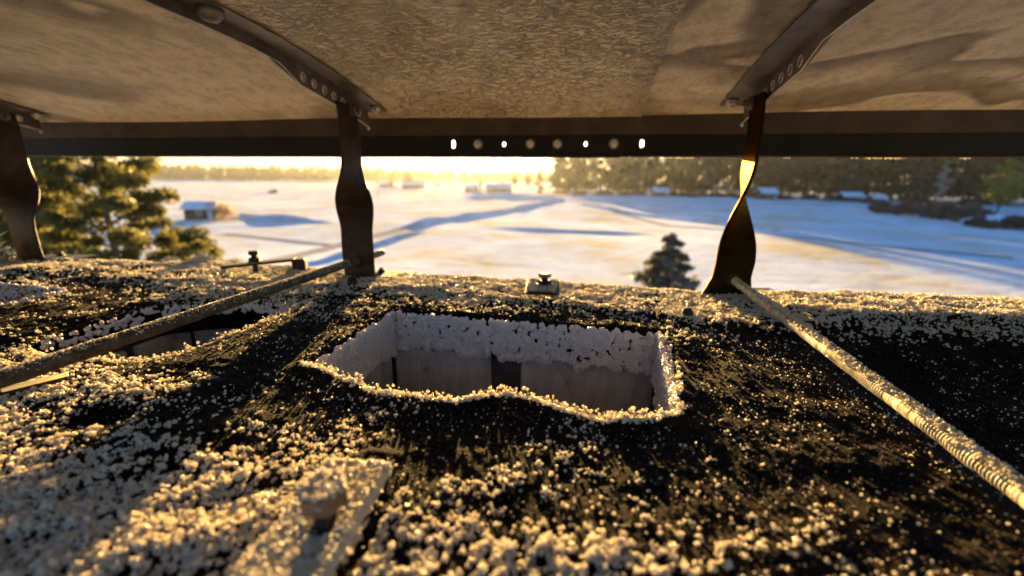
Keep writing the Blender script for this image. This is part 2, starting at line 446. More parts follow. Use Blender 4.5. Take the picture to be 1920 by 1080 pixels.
lp.build('crown_edge', M_CRUST, chimney, smooth=True)

# ------------------------------------------------------------------ frost
def px_of(a, b, z):
    x = a * math.cos(TH) + b * math.sin(TH); y = -a * math.sin(TH) + b * math.cos(TH)
    P = np.stack([x, y, z - .15], 1)
    f_ = P @ np.array(fw); return 960 + 805 * (P @ np.array(rt)) / f_, 540 - 805 * (P @ np.array(up)) / f_
COV = np.array([
 [.6, .7, .8, .8, .8, .8, .9, .9, .9, .9, .9, .9, .9],
 [.45, .32, .50, .85, .5, .92, .95, .95, .95, .90, .90, .90, .90],
 [.22, .14, .12, .08, .03, .06, .10, .15, .70, .68, .88, .88, .92],
 [.58, .42, .26, .08, .02, 0, 0, 0, .05, .05, .08, .08, .08],
 [.68, .60, .48, .12, .14, .18, .18, .08, .02, .01, .01, .01, .01],
 [.72, .45, .46, .28, .27, .26, .20, .16, .12, .03, .01, .01, .01],
 [.76, .68, .60, .48, .36, .36, .34, .28, .18, .03, .03, .04, .04],
 [.82, .76, .70, .66, .66, .42, .34, .32, .15, .08, .10, .12, .12],
 [.88, .84, .78, .74, .74, .52, .38, .33, .22, .22, .25, .16, .20],
 [.92, .88, .82, .80, .84, .74, .78, .70, .60, .50, .38, .18, .18],
 [.95, .92, .86, .85, .88, .88, .90, .86, .80, .62, .46, .24, .24]])
def coverage(a, b, z):
    x, y = px_of(a, b, z)
    gx = np.clip(x / 160, 0, 11.999); gy = np.clip((y - 480) / 60, 0, 9.999)
    ix = gx.astype(int); iy = gy.astype(int); fx = gx - ix; fy = gy - iy
    c = COV[iy, ix] * (1 - fx) * (1 - fy) + COV[iy, ix + 1] * fx * (1 - fy) + COV[iy + 1, ix] * (1 - fx) * fy + COV[iy + 1, ix + 1] * fx * fy
    off = (x < -300) | (x > 2200) | (y > 1400) | (b < .05)
    return np.where(off, .55, c)

def granule_tree(name, material, seeds=6, sub=3, amp=1.25, nscale=2.4):
    g = bpy.data.node_groups.new(name, 'GeometryNodeTree')
    g.interface.new_socket('Geometry', in_out='INPUT', socket_type='NodeSocketGeometry')
    g.interface.new_socket('Geometry', in_out='OUTPUT', socket_type='NodeSocketGeometry')
    N = g.nodes; L = g.links
    gi = N.new('NodeGroupInput'); go = N.new('NodeGroupOutput')
    join = N.new('GeometryNodeJoinGeometry')
    for s_ in range(seeds):
        ico = N.new('GeometryNodeMeshIcoSphere'); ico.inputs['Radius'].default_value = 1; ico.inputs['Subdivisions'].default_value = sub
        sp = N.new('GeometryNodeSetPosition'); no = N.new('ShaderNodeTexNoise'); no.noise_dimensions = '4D'
        no.inputs['W'].default_value = s_ * 3.7; no.inputs['Scale'].default_value = nscale; no.inputs['Detail'].default_value = 2.0
        pos = N.new('GeometryNodeInputPosition'); L.new(pos.outputs[0], no.inputs['Vector'])
        sub_ = N.new('ShaderNodeMath'); sub_.operation = 'SUBTRACT'; sub_.inputs[1].default_value = .5
        L.new(no.outputs[0], sub_.inputs[0])
        mul = N.new('ShaderNodeMath'); mul.operation = 'MULTIPLY'; mul.inputs[1].default_value = amp * 3
        L.new(sub_.outputs[0], mul.inputs[0])
        sc = N.new('ShaderNodeVectorMath'); sc.operation = 'SCALE'
        L.new(pos.outputs[0], sc.inputs[0]); L.new(mul.outputs[0], sc.inputs['Scale'])
        L.new(ico.outputs[0], sp.inputs['Geometry']); L.new(sc.outputs[0], sp.inputs['Offset'])
        g2 = N.new('GeometryNodeGeometryToInstance'); L.new(sp.outputs[0], g2.inputs[0]); L.new(g2.outputs[0], join.inputs[0])
    iop = N.new('GeometryNodeInstanceOnPoints'); iop.inputs['Pick Instance'].default_value = True
    L.new(gi.outputs[0], iop.inputs['Points']); L.new(join.outputs[0], iop.inputs['Instance'])
    at_ = N.new('GeometryNodeInputNamedAttribute'); at_.data_type = 'FLOAT_VECTOR'; at_.inputs['Name'].default_value = 'gsize'
    rv = N.new('FunctionNodeRandomValue'); rv.data_type = 'FLOAT_VECTOR'
    rv.inputs[0].default_value = (-.5, -.5, 0); rv.inputs[1].default_value = (.5, .5, 6.28)
    L.new(rv.outputs[0], iop.inputs['Rotation']); L.new(at_.outputs[0], iop.inputs['Scale'])
    sm = N.new('GeometryNodeSetMaterial'); sm.inputs['Material'].default_value = material
    L.new(iop.outputs[0], sm.inputs[0]); L.new(sm.outputs[0], go.inputs[0])
    return g
GT = granule_tree('frost_granules', M_FROST)
GT2 = granule_tree('wall_frost_granules', M_WALLFROST, amp=.7, nscale=1.7)
def scatter(name, P, size, tree, parent=None, origin=(0, 0, 0)):
    """one object: points that carry a frost granule each"""
    P = np.asarray(P) - np.array(origin)
    me = bpy.data.meshes.new(name); me.vertices.add(len(P)); me.vertices.foreach_set('co', P.astype(np.float32).ravel())
    at_ = me.attributes.new('gsize', 'FLOAT_VECTOR', 'POINT'); at_.data.foreach_set('vector', np.asarray(size, np.float32).ravel())
    o = bpy.data.objects.new(name, me); COL.objects.link(o)
    md = o.modifiers.new('granules', 'NODES'); md.node_group = tree
    if parent is not None: o.parent = parent
    return o

def frost_field():
    out = []; sz = []
    for (b0, b1, st, rad) in ((.055, .20, .00095, .00047), (.20, .32, .0011, .00055), (.32, .66, .0014, .00068), (-.05, .055, .004, .002)):
        A, B = np.meshgrid(np.arange(-1.2, .78, st), np.arange(b0, b1, st))
        A = A.ravel() + (rng.random(A.size) - .5) * st * 1.2; B = B.ravel() + (rng.random(B.size) - .5) * st * 1.2
        z = height(A, B)
        x, y = px_of(A, B, z)
        vis = (x > -120) & (x < 2040) & (y < 1180) & (y > 430)
        vis |= rng.random(len(A)) < .12                  # thinner outside the frame
        ok = vis & (B < far_edge(A) + .008)
        A, B = A[ok], B[ok]
        for h in holes:
            k = ~inside(h, A, B); A, B = A[k], B[k]
        c = coverage(A, B, height(A, B))
        n1 = fbm(A * 95, B * 95, 51, 3); n2 = vnoise(A * 380, B * 380, 77); n3 = fbm(A * 22, B * 22, 91, 2)
        nn = np.clip(.5 + (.36 * (n1 - .5) + .45 * (n2 - .5) + .30 * (n3 - .5)) * 1.9, 0, 1)
        keep = (nn < c * np.where(B < .30, .76, .84)) & (rng.random(len(A)) < .35 + .65 * c)
        # pit and openings stay bare
        sx = (A + .387) * .47 + (B - .219) * .88; sy = -(A + .387) * .88 + (B - .219) * .47; keep &= ~((np.abs(sx) < .019) & (np.abs(sy) < .006))
        keep &= ~((np.abs(A + (B - .129) * .07 + .0855) < .0034) & (np.abs(B - .129) < .046))
        keep &= ~((((A + .298) / .020) ** 2 + ((B - .196) / .011) ** 2) < 1)
        A, B, nn, c = A[keep], B[keep], nn[keep], c[keep]
        r_ = rad * (.45 + .95 * rng.random(len(A)) ** 1.6) * (.75 + .5 * c)
        big = rng.random(len(A)) < .06; r_[big] *= (1.8 if b1 < .3 else 1.5)
        Z = lip(A, B, height(A, B)) + r_ * (.35 + .7 * rng.random(len(A))) + np.clip(c - nn, 0, .5) * .0026
        out.append(np.stack([A, B, Z], 1)); sz.append(np.stack([r_ * (.6 + .9 * rng.random(len(A))), r_ * (.6 + .9 * rng.random(len(A))), r_ * (.7 + .8 * rng.random(len(A)))], 1))
    # thick rime along the near lips of the openings
    for hi, (dens, sel) in enumerate(((4.0, lambda q: (q[:, 1] < .292) | ((q[:, 0] > .060) & (q[:, 1] < .42))), (1.8, lambda q: (q[:, 1] < .31) | (q[:, 0] > -.37)), (2, lambda q: q[:, 1] < .33))):
        h = holes[hi]; q = h[sel(h)]; dn = fbm(q[:, 0] * 55, q[:, 1] * 55, 211 + hi, 2)
        q = q[np.concatenate([np.full(int(1 + 9 * max(0, d_ - .3)), j_) for j_, d_ in enumerate(dn)])]
        n_ = int(len(q) * dens * 2.2); i = rng.integers(0, len(q), n_)
        off = rng.normal(0, 1, (n_, 2)) * np.where(q[i][:, :1] > .06, .0011, .0019) * (.5 + 1.6 * fbm(q[i][:, :1] * 40, q[i][:, 1:] * 40, 231, 2))
        P = q[i] + off; P[:, 1] -= .0015
        k = (dist_poly(h, P[:, 0], P[:, 1], 1) < .008) & ((P[:, 0] < .055) | (rng.random(n_) < .5) | (hi != 0))
        P = P[k]; r_ = .0007 * (.4 + 1.2 * rng.random(len(P)) ** 1.5)
        Z = lip(P[:, 0], P[:, 1], height(P[:, 0], P[:, 1])) + rng.random(len(P)) * .003
        out.append(np.stack([P[:, 0], P[:, 1], Z], 1)); sz.append(np.repeat(r_[:, None], 3, 1))
    P = np.concatenate(out); s_ = np.concatenate(sz)
    o = scatter('frost', P, s_, GT); o.location = W(0, 0, 0); o.rotation_euler.z = ROTZ
    tag(o, 'grainy white and golden frost covering the mortar top of the chimney', 'frost', kind='stuff')
    print('frost granules', len(P))
frost_field()
M_CRUMB = noisy('mortar_crumbs', [(.3, (.010, .006, .004)), (.55, (.030, .017, .009)), (.75, (.075, .042, .022))], 60, .9)
GT3 = granule_tree('mortar_crumbs', M_CRUMB, sub=2, amp=1.0)
def crumbs():
    out = []; sz = []
    for (b0, b1, st, rad) in ((.06, .30, .0021, .0007), (.30, .62, .0028, .0009)):
        A, B = np.meshgrid(np.arange(-.9, .70, st), np.arange(b0, b1, st))
        A = A.ravel() + (rng.random(A.size) - .5) * st * 1.4; B = B.ravel() + (rng.random(B.size) - .5) * st * 1.4
        z = height(A, B); x, y = px_of(A, B, z)
        ok = (x > -100) & (x < 2020) & (y < 1180) & (rng.random(len(A)) < .25 + .75 * fbm(A * 60, B * 60, 131, 3)); A, B = A[ok], B[ok]
        for h in holes[:2]:
            k = ~inside(h, A, B); A, B = A[k], B[k]
        c = coverage(A, B, height(A, B)); k = rng.random(len(A)) > c * 1.1; A, B = A[k], B[k]
        r_ = rad * (.35 + 1.1 * rng.random(len(A)) ** 2.5); Z = lip(A, B, height(A, B)) + r_ * .3
        out.append(np.stack([A, B, Z], 1)); sz.append(np.stack([r_ * 1.3, r_, r_ * .8], 1))
    P = np.concatenate(out); s_ = np.concatenate(sz)
    o = scatter('mortar_crumbs', P, s_, GT3); o.location = W(0, 0, 0); o.rotation_euler.z = ROTZ
    tag(o, 'dark brown crumbly grit on the bare parts of the chimney top', 'grit', kind='stuff'); print('crumbs', len(P))
    n_ = 9000; A = rng.uniform(-.35, .5, n_); B = rng.uniform(.08, .46, n_); k = np.ones(n_, bool)
    for h in holes[:2]: k &= ~inside(h, A, B)
    A, B = A[k], B[k]; k = fbm(A * 30, B * 30, 171, 2) > .45; A, B = A[k], B[k]
    r_ = .00045 * (.4 + 1.2 * rng.random(len(A)) ** 3)
    o = scatter('frost', np.stack([A, B, height(A, B) + .0008], 1), np.repeat(r_[:, None], 3, 1), GT); o.location = W(0, 0, 0); o.rotation_euler.z = ROTZ
    tag(o, 'scattered single frost specks on the bare dark mortar', 'frost', kind='stuff')
crumbs()

def wall_frost():
    out = []; sz = []
    def sheet(p0, p1, nrm, zt, zb, rad, dens, thick, seed, flat=.8):
        p0 = np.array(p0); p1 = np.array(p1); L = np.linalg.norm(p1 - p0); n_ = int(L * (zt - zb) * dens)
        s_ = rng.random(n_); z = zt - (zt - zb) * 1.25 * rng.random(n_)
        low = zb + (fbm(s_ * L * 60, s_ * 0, seed, 2) - .5) * .016
        k = z > low; s_, z, low = s_[k], z[k], low[k]
        r_ = rad * (.6 + .8 * rng.random(len(s_))) * (1 + .5 * np.exp(-((z - low) / .005) ** 2))
        d = thick * (.3 + .7 * fbm(s_ * L * 120, z * 120, seed + 5, 2)) * (1 + .5 * np.exp(-((z - low) / .006) ** 2))
        P = p0 + (p1 - p0) * s_[:, None] + np.array(nrm) * d[:, None]
        out.append(np.stack([P[:, 0], P[:, 1], z], 1)); sz.append(np.stack([r_, r_ * flat, r_], 1))
    # far wall: popcorn-like rime; left and right walls
    sheet((-.218, .447), (.080, .4335), (-.05, -1), -.002, -.041, .0027, 150000, .0085, 3)
    sheet((-.2215, .292), (-.2205, .447), (1, 0), -.002, -.043, .0024, 260000, .0050, 5)
    sheet((.070, .275), (.079, .433), (-1, 0), .000, -.045, .0024, 240000, .0042, 9)
    sheet((.077, .268), (.080, .35), (-1, .0), -.03, -.085, .0040, 60000, .008, 19)
    # second and third openings
    sheet((-.50, .405), (-.436, .450), (.6, -.8), -.002, -.016, .0016, 100000, .006, 13)
    sheet((-.436, .452), (-.345, .452), (0, -1), -.002, -.016, .0016, 100000, .006, 14)
    sheet((-.509, .295), (-.506, .405), (1, 0), -.002, -.014, .0016, 100000, .006, 15)
    sheet((-.90, .455), (-.68, .444), (0, -1), .000, -.045, .0030, 170000, .006, 16)
    sheet((-.668, .34), (-.670, .43), (-1, 0), -.0, -.04, .0030, 120000, .006, 17)
    P = np.concatenate(out); s_ = np.concatenate(sz)
    o = scatter('flue_frost', P, s_, GT2); o.location = W(0, 0, 0); o.rotation_euler.z = ROTZ
    tag(o, 'thick knobbly white rime lining the inner walls of the flue openings', 'frost', kind='stuff')
    print('wall granules', len(P))
wall_frost()

# ------------------------------------------------------------------ the sheet metal cap
RB = .68                       # distance of the rim
def sheet_z(b):
    return np.interp(b, [-.10, -.02, .06, .14, .22, .30, .36, .42, .50, .56, .62, .65, .68], [.252, .264, .275, .283, .288, .2895, .2885, .2855, .2765, .2665, .2545, .2475, .2395])
cap = chim('chimney_hood', 0, .27, .18)
tag(cap, 'arched sheet metal chimney cap with frost-rippled brown underside', 'chimney cap')
OB, OZ = .27, .18
def sheet(a0, a1, mt, dz=0.0, name='sheet_panel', b1=RB, chamfer=None):
    bs = np.linspace(-.09, b1, 46); N = len(bs); B = MB(); vs = []
    As = np.linspace(a0, a1, max(2, int((a1 - a0) / .05)))
    zb = sheet_z(bs) + dz
    def g(off):
        for a in As:
            for b_, z_ in zip(bs, zb):
                wz = .0012 * math.sin(a * 9 + b_ * 7) * (1 if dz == 0 else 1)
                vs.append((a, b_ - OB, z_ + off + wz - OZ))
    g(0); g(.0009); K = len(As) * N
    fs = []
    for i in range(len(As) - 1):
        for j in range(N - 1):
            q = (i * N + j, i * N + j + 1, (i + 1) * N + j + 1, (i + 1) * N + j)
            fs.append(q); fs.append(tuple(K + t for t in reversed(q)))
    for j in range(N - 1):
        for i in (0, len(As) - 1): fs.append((i * N + j, i * N + j + 1, K + i * N + j + 1, K + i * N + j))
    for i in range(len(As) - 1):
        for j in (0, N - 1): fs.append((i * N + j, (i + 1) * N + j, K + (i + 1) * N + j, K + i * N + j))
    B.add(vs, fs); return B.build(name, mt, cap, smooth=False)
def smooth_by(o):
    me = o.data; me.polygons.foreach_set('use_smooth', [abs(p.normal.z) > .5 for p in me.polygons])
s_l = sheet(-1.35, -.352, M_HOOD2); s_m = sheet(-.350, .066, M_HOOD, -.0014); s_r = sheet(.050, .90, M_HOOD2)
for o in (s_l, s_m, s_r): smooth_by(o)

def holed(cells, fmap, thick_dir, th, name, mt, parent, seg=20):
    """plate of rectangular cells, each with an optional oval hole; fmap maps (s,t) to a point"""
    B = MB()
    for (s0, s1, t0, t1, hole) in cells:
        if hole is None:
            q = [(s0, t0), (s1, t0), (s1, t1), (s0, t1)]
            P = [fmap(*p) for p in q]; Q = [p + thick_dir * th for p in P]
            B.add(P + Q, [(0, 1, 2, 3), (7, 6, 5, 4), (0, 4, 5, 1), (2, 6, 7, 3), (1, 5, 6, 2), (3, 7, 4, 0)]); continue
        cs, ct, rs, rt_ = hole; O = []; I = []
        for k in range(seg):
            an = 2 * PI * (k + .5) / seg; c, s_ = math.cos(an), math.sin(an)
            ex = (s1 - cs if c > 0 else cs - s0) / max(abs(c), 1e-9); ey = (t1 - ct if s_ > 0 else ct - t0) / max(abs(s_), 1e-9)
            e = min(ex, ey); O.append((cs + c * e, ct + s_ * e))
            dy = max(0, rt_ - rs)            # oval = two half circles
            I.append((cs + c * rs, ct + s_ * rs + (dy if s_ > 0 else -dy)))
        # push the nearest outer points into the corners
        for (X, Y) in ((s0, t0), (s1, t0), (s1, t1), (s0, t1)):
            j = min(range(seg), key=lambda k: (O[k][0] - X) ** 2 + (O[k][1] - Y) ** 2); O[j] = (X, Y)
        P = [fmap(*p) for p in O + I]; Q = [p + thick_dir * th for p in P]; n2 = 2 * seg
        fs = []
        for k in range(seg):
            k2 = (k + 1) % seg
            fs += [(k, k2, seg + k2, seg + k), (n2 + seg + k, n2 + seg + k2, n2 + k2, n2 + k), (seg + k, seg + k2, n2 + seg + k2, n2 + seg + k), (k, n2 + k, n2 + k2, k2)]
        B.add(P + Q, fs)
    return B.build(name, mt, parent)

def P3(a, b, z): return Vector((a, b - OB, z - OZ))
# rim: folded band above, drilled fascia below, a small lip at the bottom edge
ZT, ZM, ZB = .2395, .2135, .1815
def plain(a0, a1, z0, z1, b_, th, name, mt, ch=0):
    B = MB(); v = [P3(a0, b_, z0), P3(a1 - ch, b_, z0), P3(a1, b_, z0 + ch), P3(a1, b_, z1), P3(a0, b_, z1)]
    v2 = [p + Vector((0, th, 0)) for p in v]; n_ = 5
    B.add(v + v2, [(0, 1, 2, 3, 4), (9, 8, 7, 6, 5)] + [(i, 5 + i, 5 + (i + 1) % 5, (i + 1) % 5) for i in range(5)])
    return B.build(name, mt, cap)
band_l = MB()
for (a0, a1, dd) in ((-1.35, .056, -.0016), (.040, .90, 0)):
    B = MB(); v = [P3(a0, RB + dd - .002, ZT + .006), P3(a1, RB + dd - .002, ZT + .006), P3(a1, RB + .004 + dd, ZM), P3(a0, RB + .004 + dd, ZM)]
    B.add(v + [p + Vector((0, .001, 0)) for p in v], [(0, 1, 2, 3), (7, 6, 5, 4), (0, 4, 5, 1), (1, 5, 6, 2), (2, 6, 7, 3), (3, 7, 4, 0)])
    B.build('rim_band', M_BAND, cap)
HZ = .2005
ho = {-.216: (.0028, .0062), -.135: (.0026, .0034), -.011: (.0026, .0036), .070: (.0030, .0064)}
nuts = [-.176, -.094, -.053, .030]
def fascia(a0, a1, b_, z0, holes_, ch):
    xs = sorted(h for h in holes_ if a0 < h < a1); cells = []; cur = a0
    for h in xs:
        cells.append((cur, h - .012, z0, ZM, None)); cells.append((h - .012, h + .012, z0, ZM, (h, HZ) + ho[h])); cur = h + .012
    if ch:
        cells.append((cur, a1 - .010, z0, ZM, None))
        o = plain(a1 - .0098, a1, z0, ZM, b_, .0012, 'fascia_corner', M_FASCIA, .0095)
    else: cells.append((cur, a1, z0, ZM, None))
    return holed(cells, lambda s_, t_: P3(s_, b_, t_), Vector((0, 1, 0)), .0012, 'fascia', M_FASCIA, cap)
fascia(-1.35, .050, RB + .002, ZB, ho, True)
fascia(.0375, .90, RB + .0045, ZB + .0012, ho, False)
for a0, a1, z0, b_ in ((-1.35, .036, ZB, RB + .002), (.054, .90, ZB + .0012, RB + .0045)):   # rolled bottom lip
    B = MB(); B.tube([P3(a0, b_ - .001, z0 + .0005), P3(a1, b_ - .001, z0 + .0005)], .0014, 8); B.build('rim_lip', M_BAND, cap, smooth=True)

def hexnut(name, r_, h, mt, parent, M, bore=.45, wash=None, bolt=None):
    B = MB(); prof = []
    def ring(R_, z, n=6, off=0): return [Vector((R_ * math.cos(2 * PI * (k + off) / n), R_ * math.sin(2 * PI * (k + off) / n), z)) for k in range(n)]
    e = r_ * .1
    vs = ring(r_, 0) + ring(r_, h - e) + ring(r_ * .86, h) + ring(r_ * bore, h) + ring(r_ * bore, h * .4)
    fs = []
    for i in range(4): fs += [(i * 6 + k, i * 6 + (k + 1) % 6, i * 6 + 6 + (k + 1) % 6, i * 6 + 6 + k) for k in range(6)]
    fs.append(tuple(range(24, 30))); fs.append(tuple(reversed(range(6))))
    B.add([M @ v for v in vs], fs); o = B.build(name, mt, parent)
    if wash:
        B = MB(); B.lathe([(wash, -.0015), (wash, -.0002), (r_ * .5, -.0001)], 20, M.to_3x3(), M.translation); B.build('washer', M_STEEL, o)
        # stays a child of the nut
    if bolt:
        B = MB(); B.lathe([(r_ * bore * .92, h * .3), (r_ * bore * .92, h + bolt), (r_ * bore * .7, h + bolt + .0006)], 14, M.to_3x3(), M.translation); B.build('bolt_end', mt, o)
    return o
RX90 = Matrix.Rotation(PI / 2, 4, 'X')        # local z -> -b (towards the camera)
for k, a in enumerate(nuts):
    M = Matrix.Translation(P3(a, RB + .0005, HZ)) @ RX90 @ Matrix.Rotation(R(17 * k), 4, 'Z')
    hexnut('nut', .0058, .0045, M_ZINC, cap, M, .5, .0078, [.004, .001, .006, .001][k])

# ribs: folded steel runners under the sheet with a drilled flange at the rim end
def rib(a0, side):
    """a0 = plane of the hanging flange; the flat flange reaches to the given side"""
    r_ = empty('rib', (0, 0, 0)); r_.parent = cap
    bs = np.concatenate([np.linspace(-.06, .44, 26), np.linspace(.455, .645, 12)])
    top = sheet_z(bs) - .0022
    dep = np.interp(bs, [-.06, .455, .49, .645], [.011, .011, .0235, .0235])
    fw_ = np.interp(bs, [-.06, .60, .645], [.030, .030, .028])
    B = MB(); vs = []
    for b_, z_ in zip(bs, top):
        for (a, z2) in ((a0, z_), (a0 + side * .030, z_ - .0005), (a0 + side * .030, z_ - .0020), (a0, z_ - .0016)): vs.append(P3(a, b_, z2))
    n_ = len(bs); fs = []
    for i in range(n_ - 1):
        for k in range(4): fs.append((i * 4 + k, i * 4 + (k + 1) % 4, i * 4 + 4 + (k + 1) % 4, i * 4 + 4 + k))
    fs += [(0, 1, 2, 3), tuple(range(n_ * 4 - 4, n_ * 4))]
    B.add(vs, fs); B.build('rib_flange', M_STEEL, r_)
    cells = []; lo = lambda b_: float(np.interp(b_, bs, dep))
    def fm(s_, t_):                            # t 0 = top, 1 = bottom
        zt_ = float(np.interp(s_, bs, top)); return P3(a0, s_, zt_ - t_ * lo(s_))
    for i in range(25): cells.append((bs[i], bs[i + 1], 1, 0, None))
    cur = float(bs[25]); hb = [.494 + .0205 * k for k in range(8)]
    for i, h in enumerate(hb):
        if h + .007 > .644: break
        if h - .007 > cur + 1e-6: cells.append((cur, h - .007, 0, 1, None))
        cells.append((h - .007, h + .007, 0, 1, (h, .56, .0038, .17))); cur = h + .007
    cells.append((cur, .645, 0, 1, None))
    B = MB(); B.tube([fm(b_, 1.0) for b_ in bs if b_ > .1], .0008, 6); B.build('edge_highlight', M_ZINC, r_, smooth=True)  # bright bead stands in for the light catching the flange's lower edge
    fl = holed_oval(cells, fm, Vector((-side, 0, 0)), .0016, r_)
    # rims round the holes
    for i, h in enumerate(hb[:8]):
        if h + .007 > .644: break
        B = MB(); c = fm(h, .56); pts = []
        for k in range(17): an = 2 * PI * k / 16; pts.append(c + Vector((side * .0003, math.cos(an) * .0046, math.sin(an) * .0050)))
        B.tube(pts, .0007, 6, cap=False); B.build('hole_rim', M_ZINC, r_, smooth=True)
    return r_
def holed_oval(cells, fmap, td, th, parent):
    B = MB(); seg = 16
    for (s0, s1, t0, t1, hole) in cells:
        if hole is None:
            P = [fmap(s0, t0), fmap(s1, t0), fmap(s1, t1), fmap(s0, t1)]; Q = [p + td * th for p in P]
            B.add(P + Q, [(0, 1, 2, 3), (7, 6, 5, 4), (0, 4, 5, 1), (2, 6, 7, 3)]); continue
        cs, ct, rs, rt_ = hole; O = []; I = []
        for k in range(seg):
            an = 2 * PI * k / seg + PI / seg; c, s_ = math.cos(an), math.sin(an)
            e = min((s1 - cs if c > 0 else cs - s0) / max(abs(c), 1e-9), (t1 - ct if s_ > 0 else ct - t0) / max(abs(s_), 1e-9))
            O.append((cs + c * e, ct + s_ * e)); I.append((cs + c * rs, ct + s_ * rt_))
        for (X, Y) in ((s0, t0), (s1, t0), (s1, t1), (s0, t1)):
            j = min(range(seg), key=lambda k: (O[k][0] - X) ** 2 * 4e3 + (O[k][1] - Y) ** 2); O[j] = (X, Y)
        P = [fmap(*p) for p in O + I]; Q = [p + td * th for p in P]; n2 = 2 * seg; fs = []
        for k in range(seg):
            k2 = (k + 1) % seg
            fs += [(k, k2, seg + k2, seg + k), (n2 + seg + k, n2 + seg + k2, n2 + k2, n2 + k), (seg + k, seg + k2, n2 + seg + k2, n2 + seg + k)]
        B.add(P + Q, fs)
    return B.build('drilled_flange', M_STEEL, parent)
SA = [(-.334, 1), (.188, -1), (-.957, 1)]      # straps: position along, side of the flat flange
for a0, side in SA:
    rr = rib(a0 - side * .0035, side)
    # nut fixing the strap, nut of the rib end and the drop of ice on the corner
    M = Matrix.Translation(P3(a0 + side * .0025, .592, .2395)) @ Matrix.Rotation(side * PI / 2, 4, 'Y')
    hexnut('nut', .0075, .006, M_STEEL, rr, M, .5, .010, .006)
    M = Matrix.Translation(P3(a0 + side * .018, .628, float(sheet_z(.628)) - .0045)) @ Matrix.Rotation(PI, 4, 'X')
    hexnut('nut', .0065, .005, M_ZINC, rr, M, .5, .009, .003)
    B = MB(); c = P3(a0 - side * .003, .643, float(sheet_z(.645)) - .0275)
    B.lathe([(.0001, -.003), (.0019, -.0018), (.0024, 0), (.0014, .002), (.0003, .0035)], 10, None, c); B.build('ice_drop', M_ZINC, rr, smooth=True)
# rivet lump on the left runner
B = MB(); B.lathe([(.0105, 0), (.0100, -.006), (.006, -.010), (.001, -.011)], 16, None, P3(-.322, .355, float(sheet_z(.355)) - .003)); B.build('rivet', M_STEEL, cap, smooth=True)

# ------------------------------------------------------------------ twisted straps
def strap(a0, b0, label, mt, w0=.026, wm=.051, wb=.050, flare=0.0, tw0=.170, tw1=.070, lean=0.0, foot=1):
    o = chim('support_strap', a0, b0, 0); tag(o, label, 'strap', 'twisted straps holding up the chimney cap')
    B = MB(); zs = np.linspace(.004, .246, 60); vs = []; th = .0042
    for i, z in enumerate(zs):
        t = float(np.clip((tw0 - z) / (tw0 - tw1), 0, 1)); t = t * t * (3 - 2 * t); ph = t * R(90)
        wd = float(np.interp(z, [0, .03, .06, .10, .18, .246], [wb + flare, wb, wb, wm, wm, wm * .94]))
        wd *= 1 + .012 * math.sin(z * 90 + a0 * 7)
        nx, ny = math.cos(ph), -math.sin(ph); dx, dy = math.sin(ph), math.cos(ph)
        cx = lean * (1 - z / .246); cur = .0015 * math.sin(z * 40)
        sh_ = -flare * .35 * float(np.interp(z, [0, .05], [1, 0]))
        for s_, f_ in ((-1, -1), (-.93, -1.0), (.93, -1), (1, -.5), (1, .5), (.93, 1), (-.93, 1), (-1, .5)):
            ee = th / 2 * (f_ if abs(s_) < 1 else f_ * .5)
            vs.append((cx + sh_ + dx * s_ * wd / 2 + nx * (ee + cur), dy * s_ * wd / 2 + ny * (ee + cur), z))
    n_ = len(zs); fs = [(i * 8 + k, i * 8 + (k + 1) % 8, i * 8 + 8 + (k + 1) % 8, i * 8 + 8 + k) for i in range(n_ - 1) for k in range(8)]
    fs += [tuple(range(8)), tuple(range(n_ * 8 - 8, n_ * 8))]
    B.add(vs, fs); B.build('strap_bar', mt, o, smooth=False)
    B = MB(); B.box((.030 * foot, .022, .0035), (.085, .050, .0045), Matrix.Rotation(R(12), 3, 'Z'), bev=.001); B.build('foot', M_BLACK, o)
    B = MB(); B.lathe([(.006, .005), (.006, .009), (.0035, .0092), (.0035, .013)], 6, None, (.018 * foot, .032, 0)); B.build('foot_bolt', M_BLACK, o)
    B = MB(); B.lathe([(.0085, .0), (.0085, .0008), (.0066, .0009)], 18, RX90.to_3x3(), (0, -.0028, .027)); B.build('hole_rim', M_BLACK, o)
    return o
strap(-.334, .580, 'rusty twisted strap left of the flue opening with a smooth rod through it', M_RUST)
strap(.186, .580, 'black twisted strap right of the flue opening, upper face glowing yellow', M_PALE, wb=.047, wm=.046, flare=.016, tw0=.169, tw1=.042)
strap(-.955, .580, 'dark broad strap at the left edge of the picture beside the pine', M_RUST, wm=.062, wb=.056)

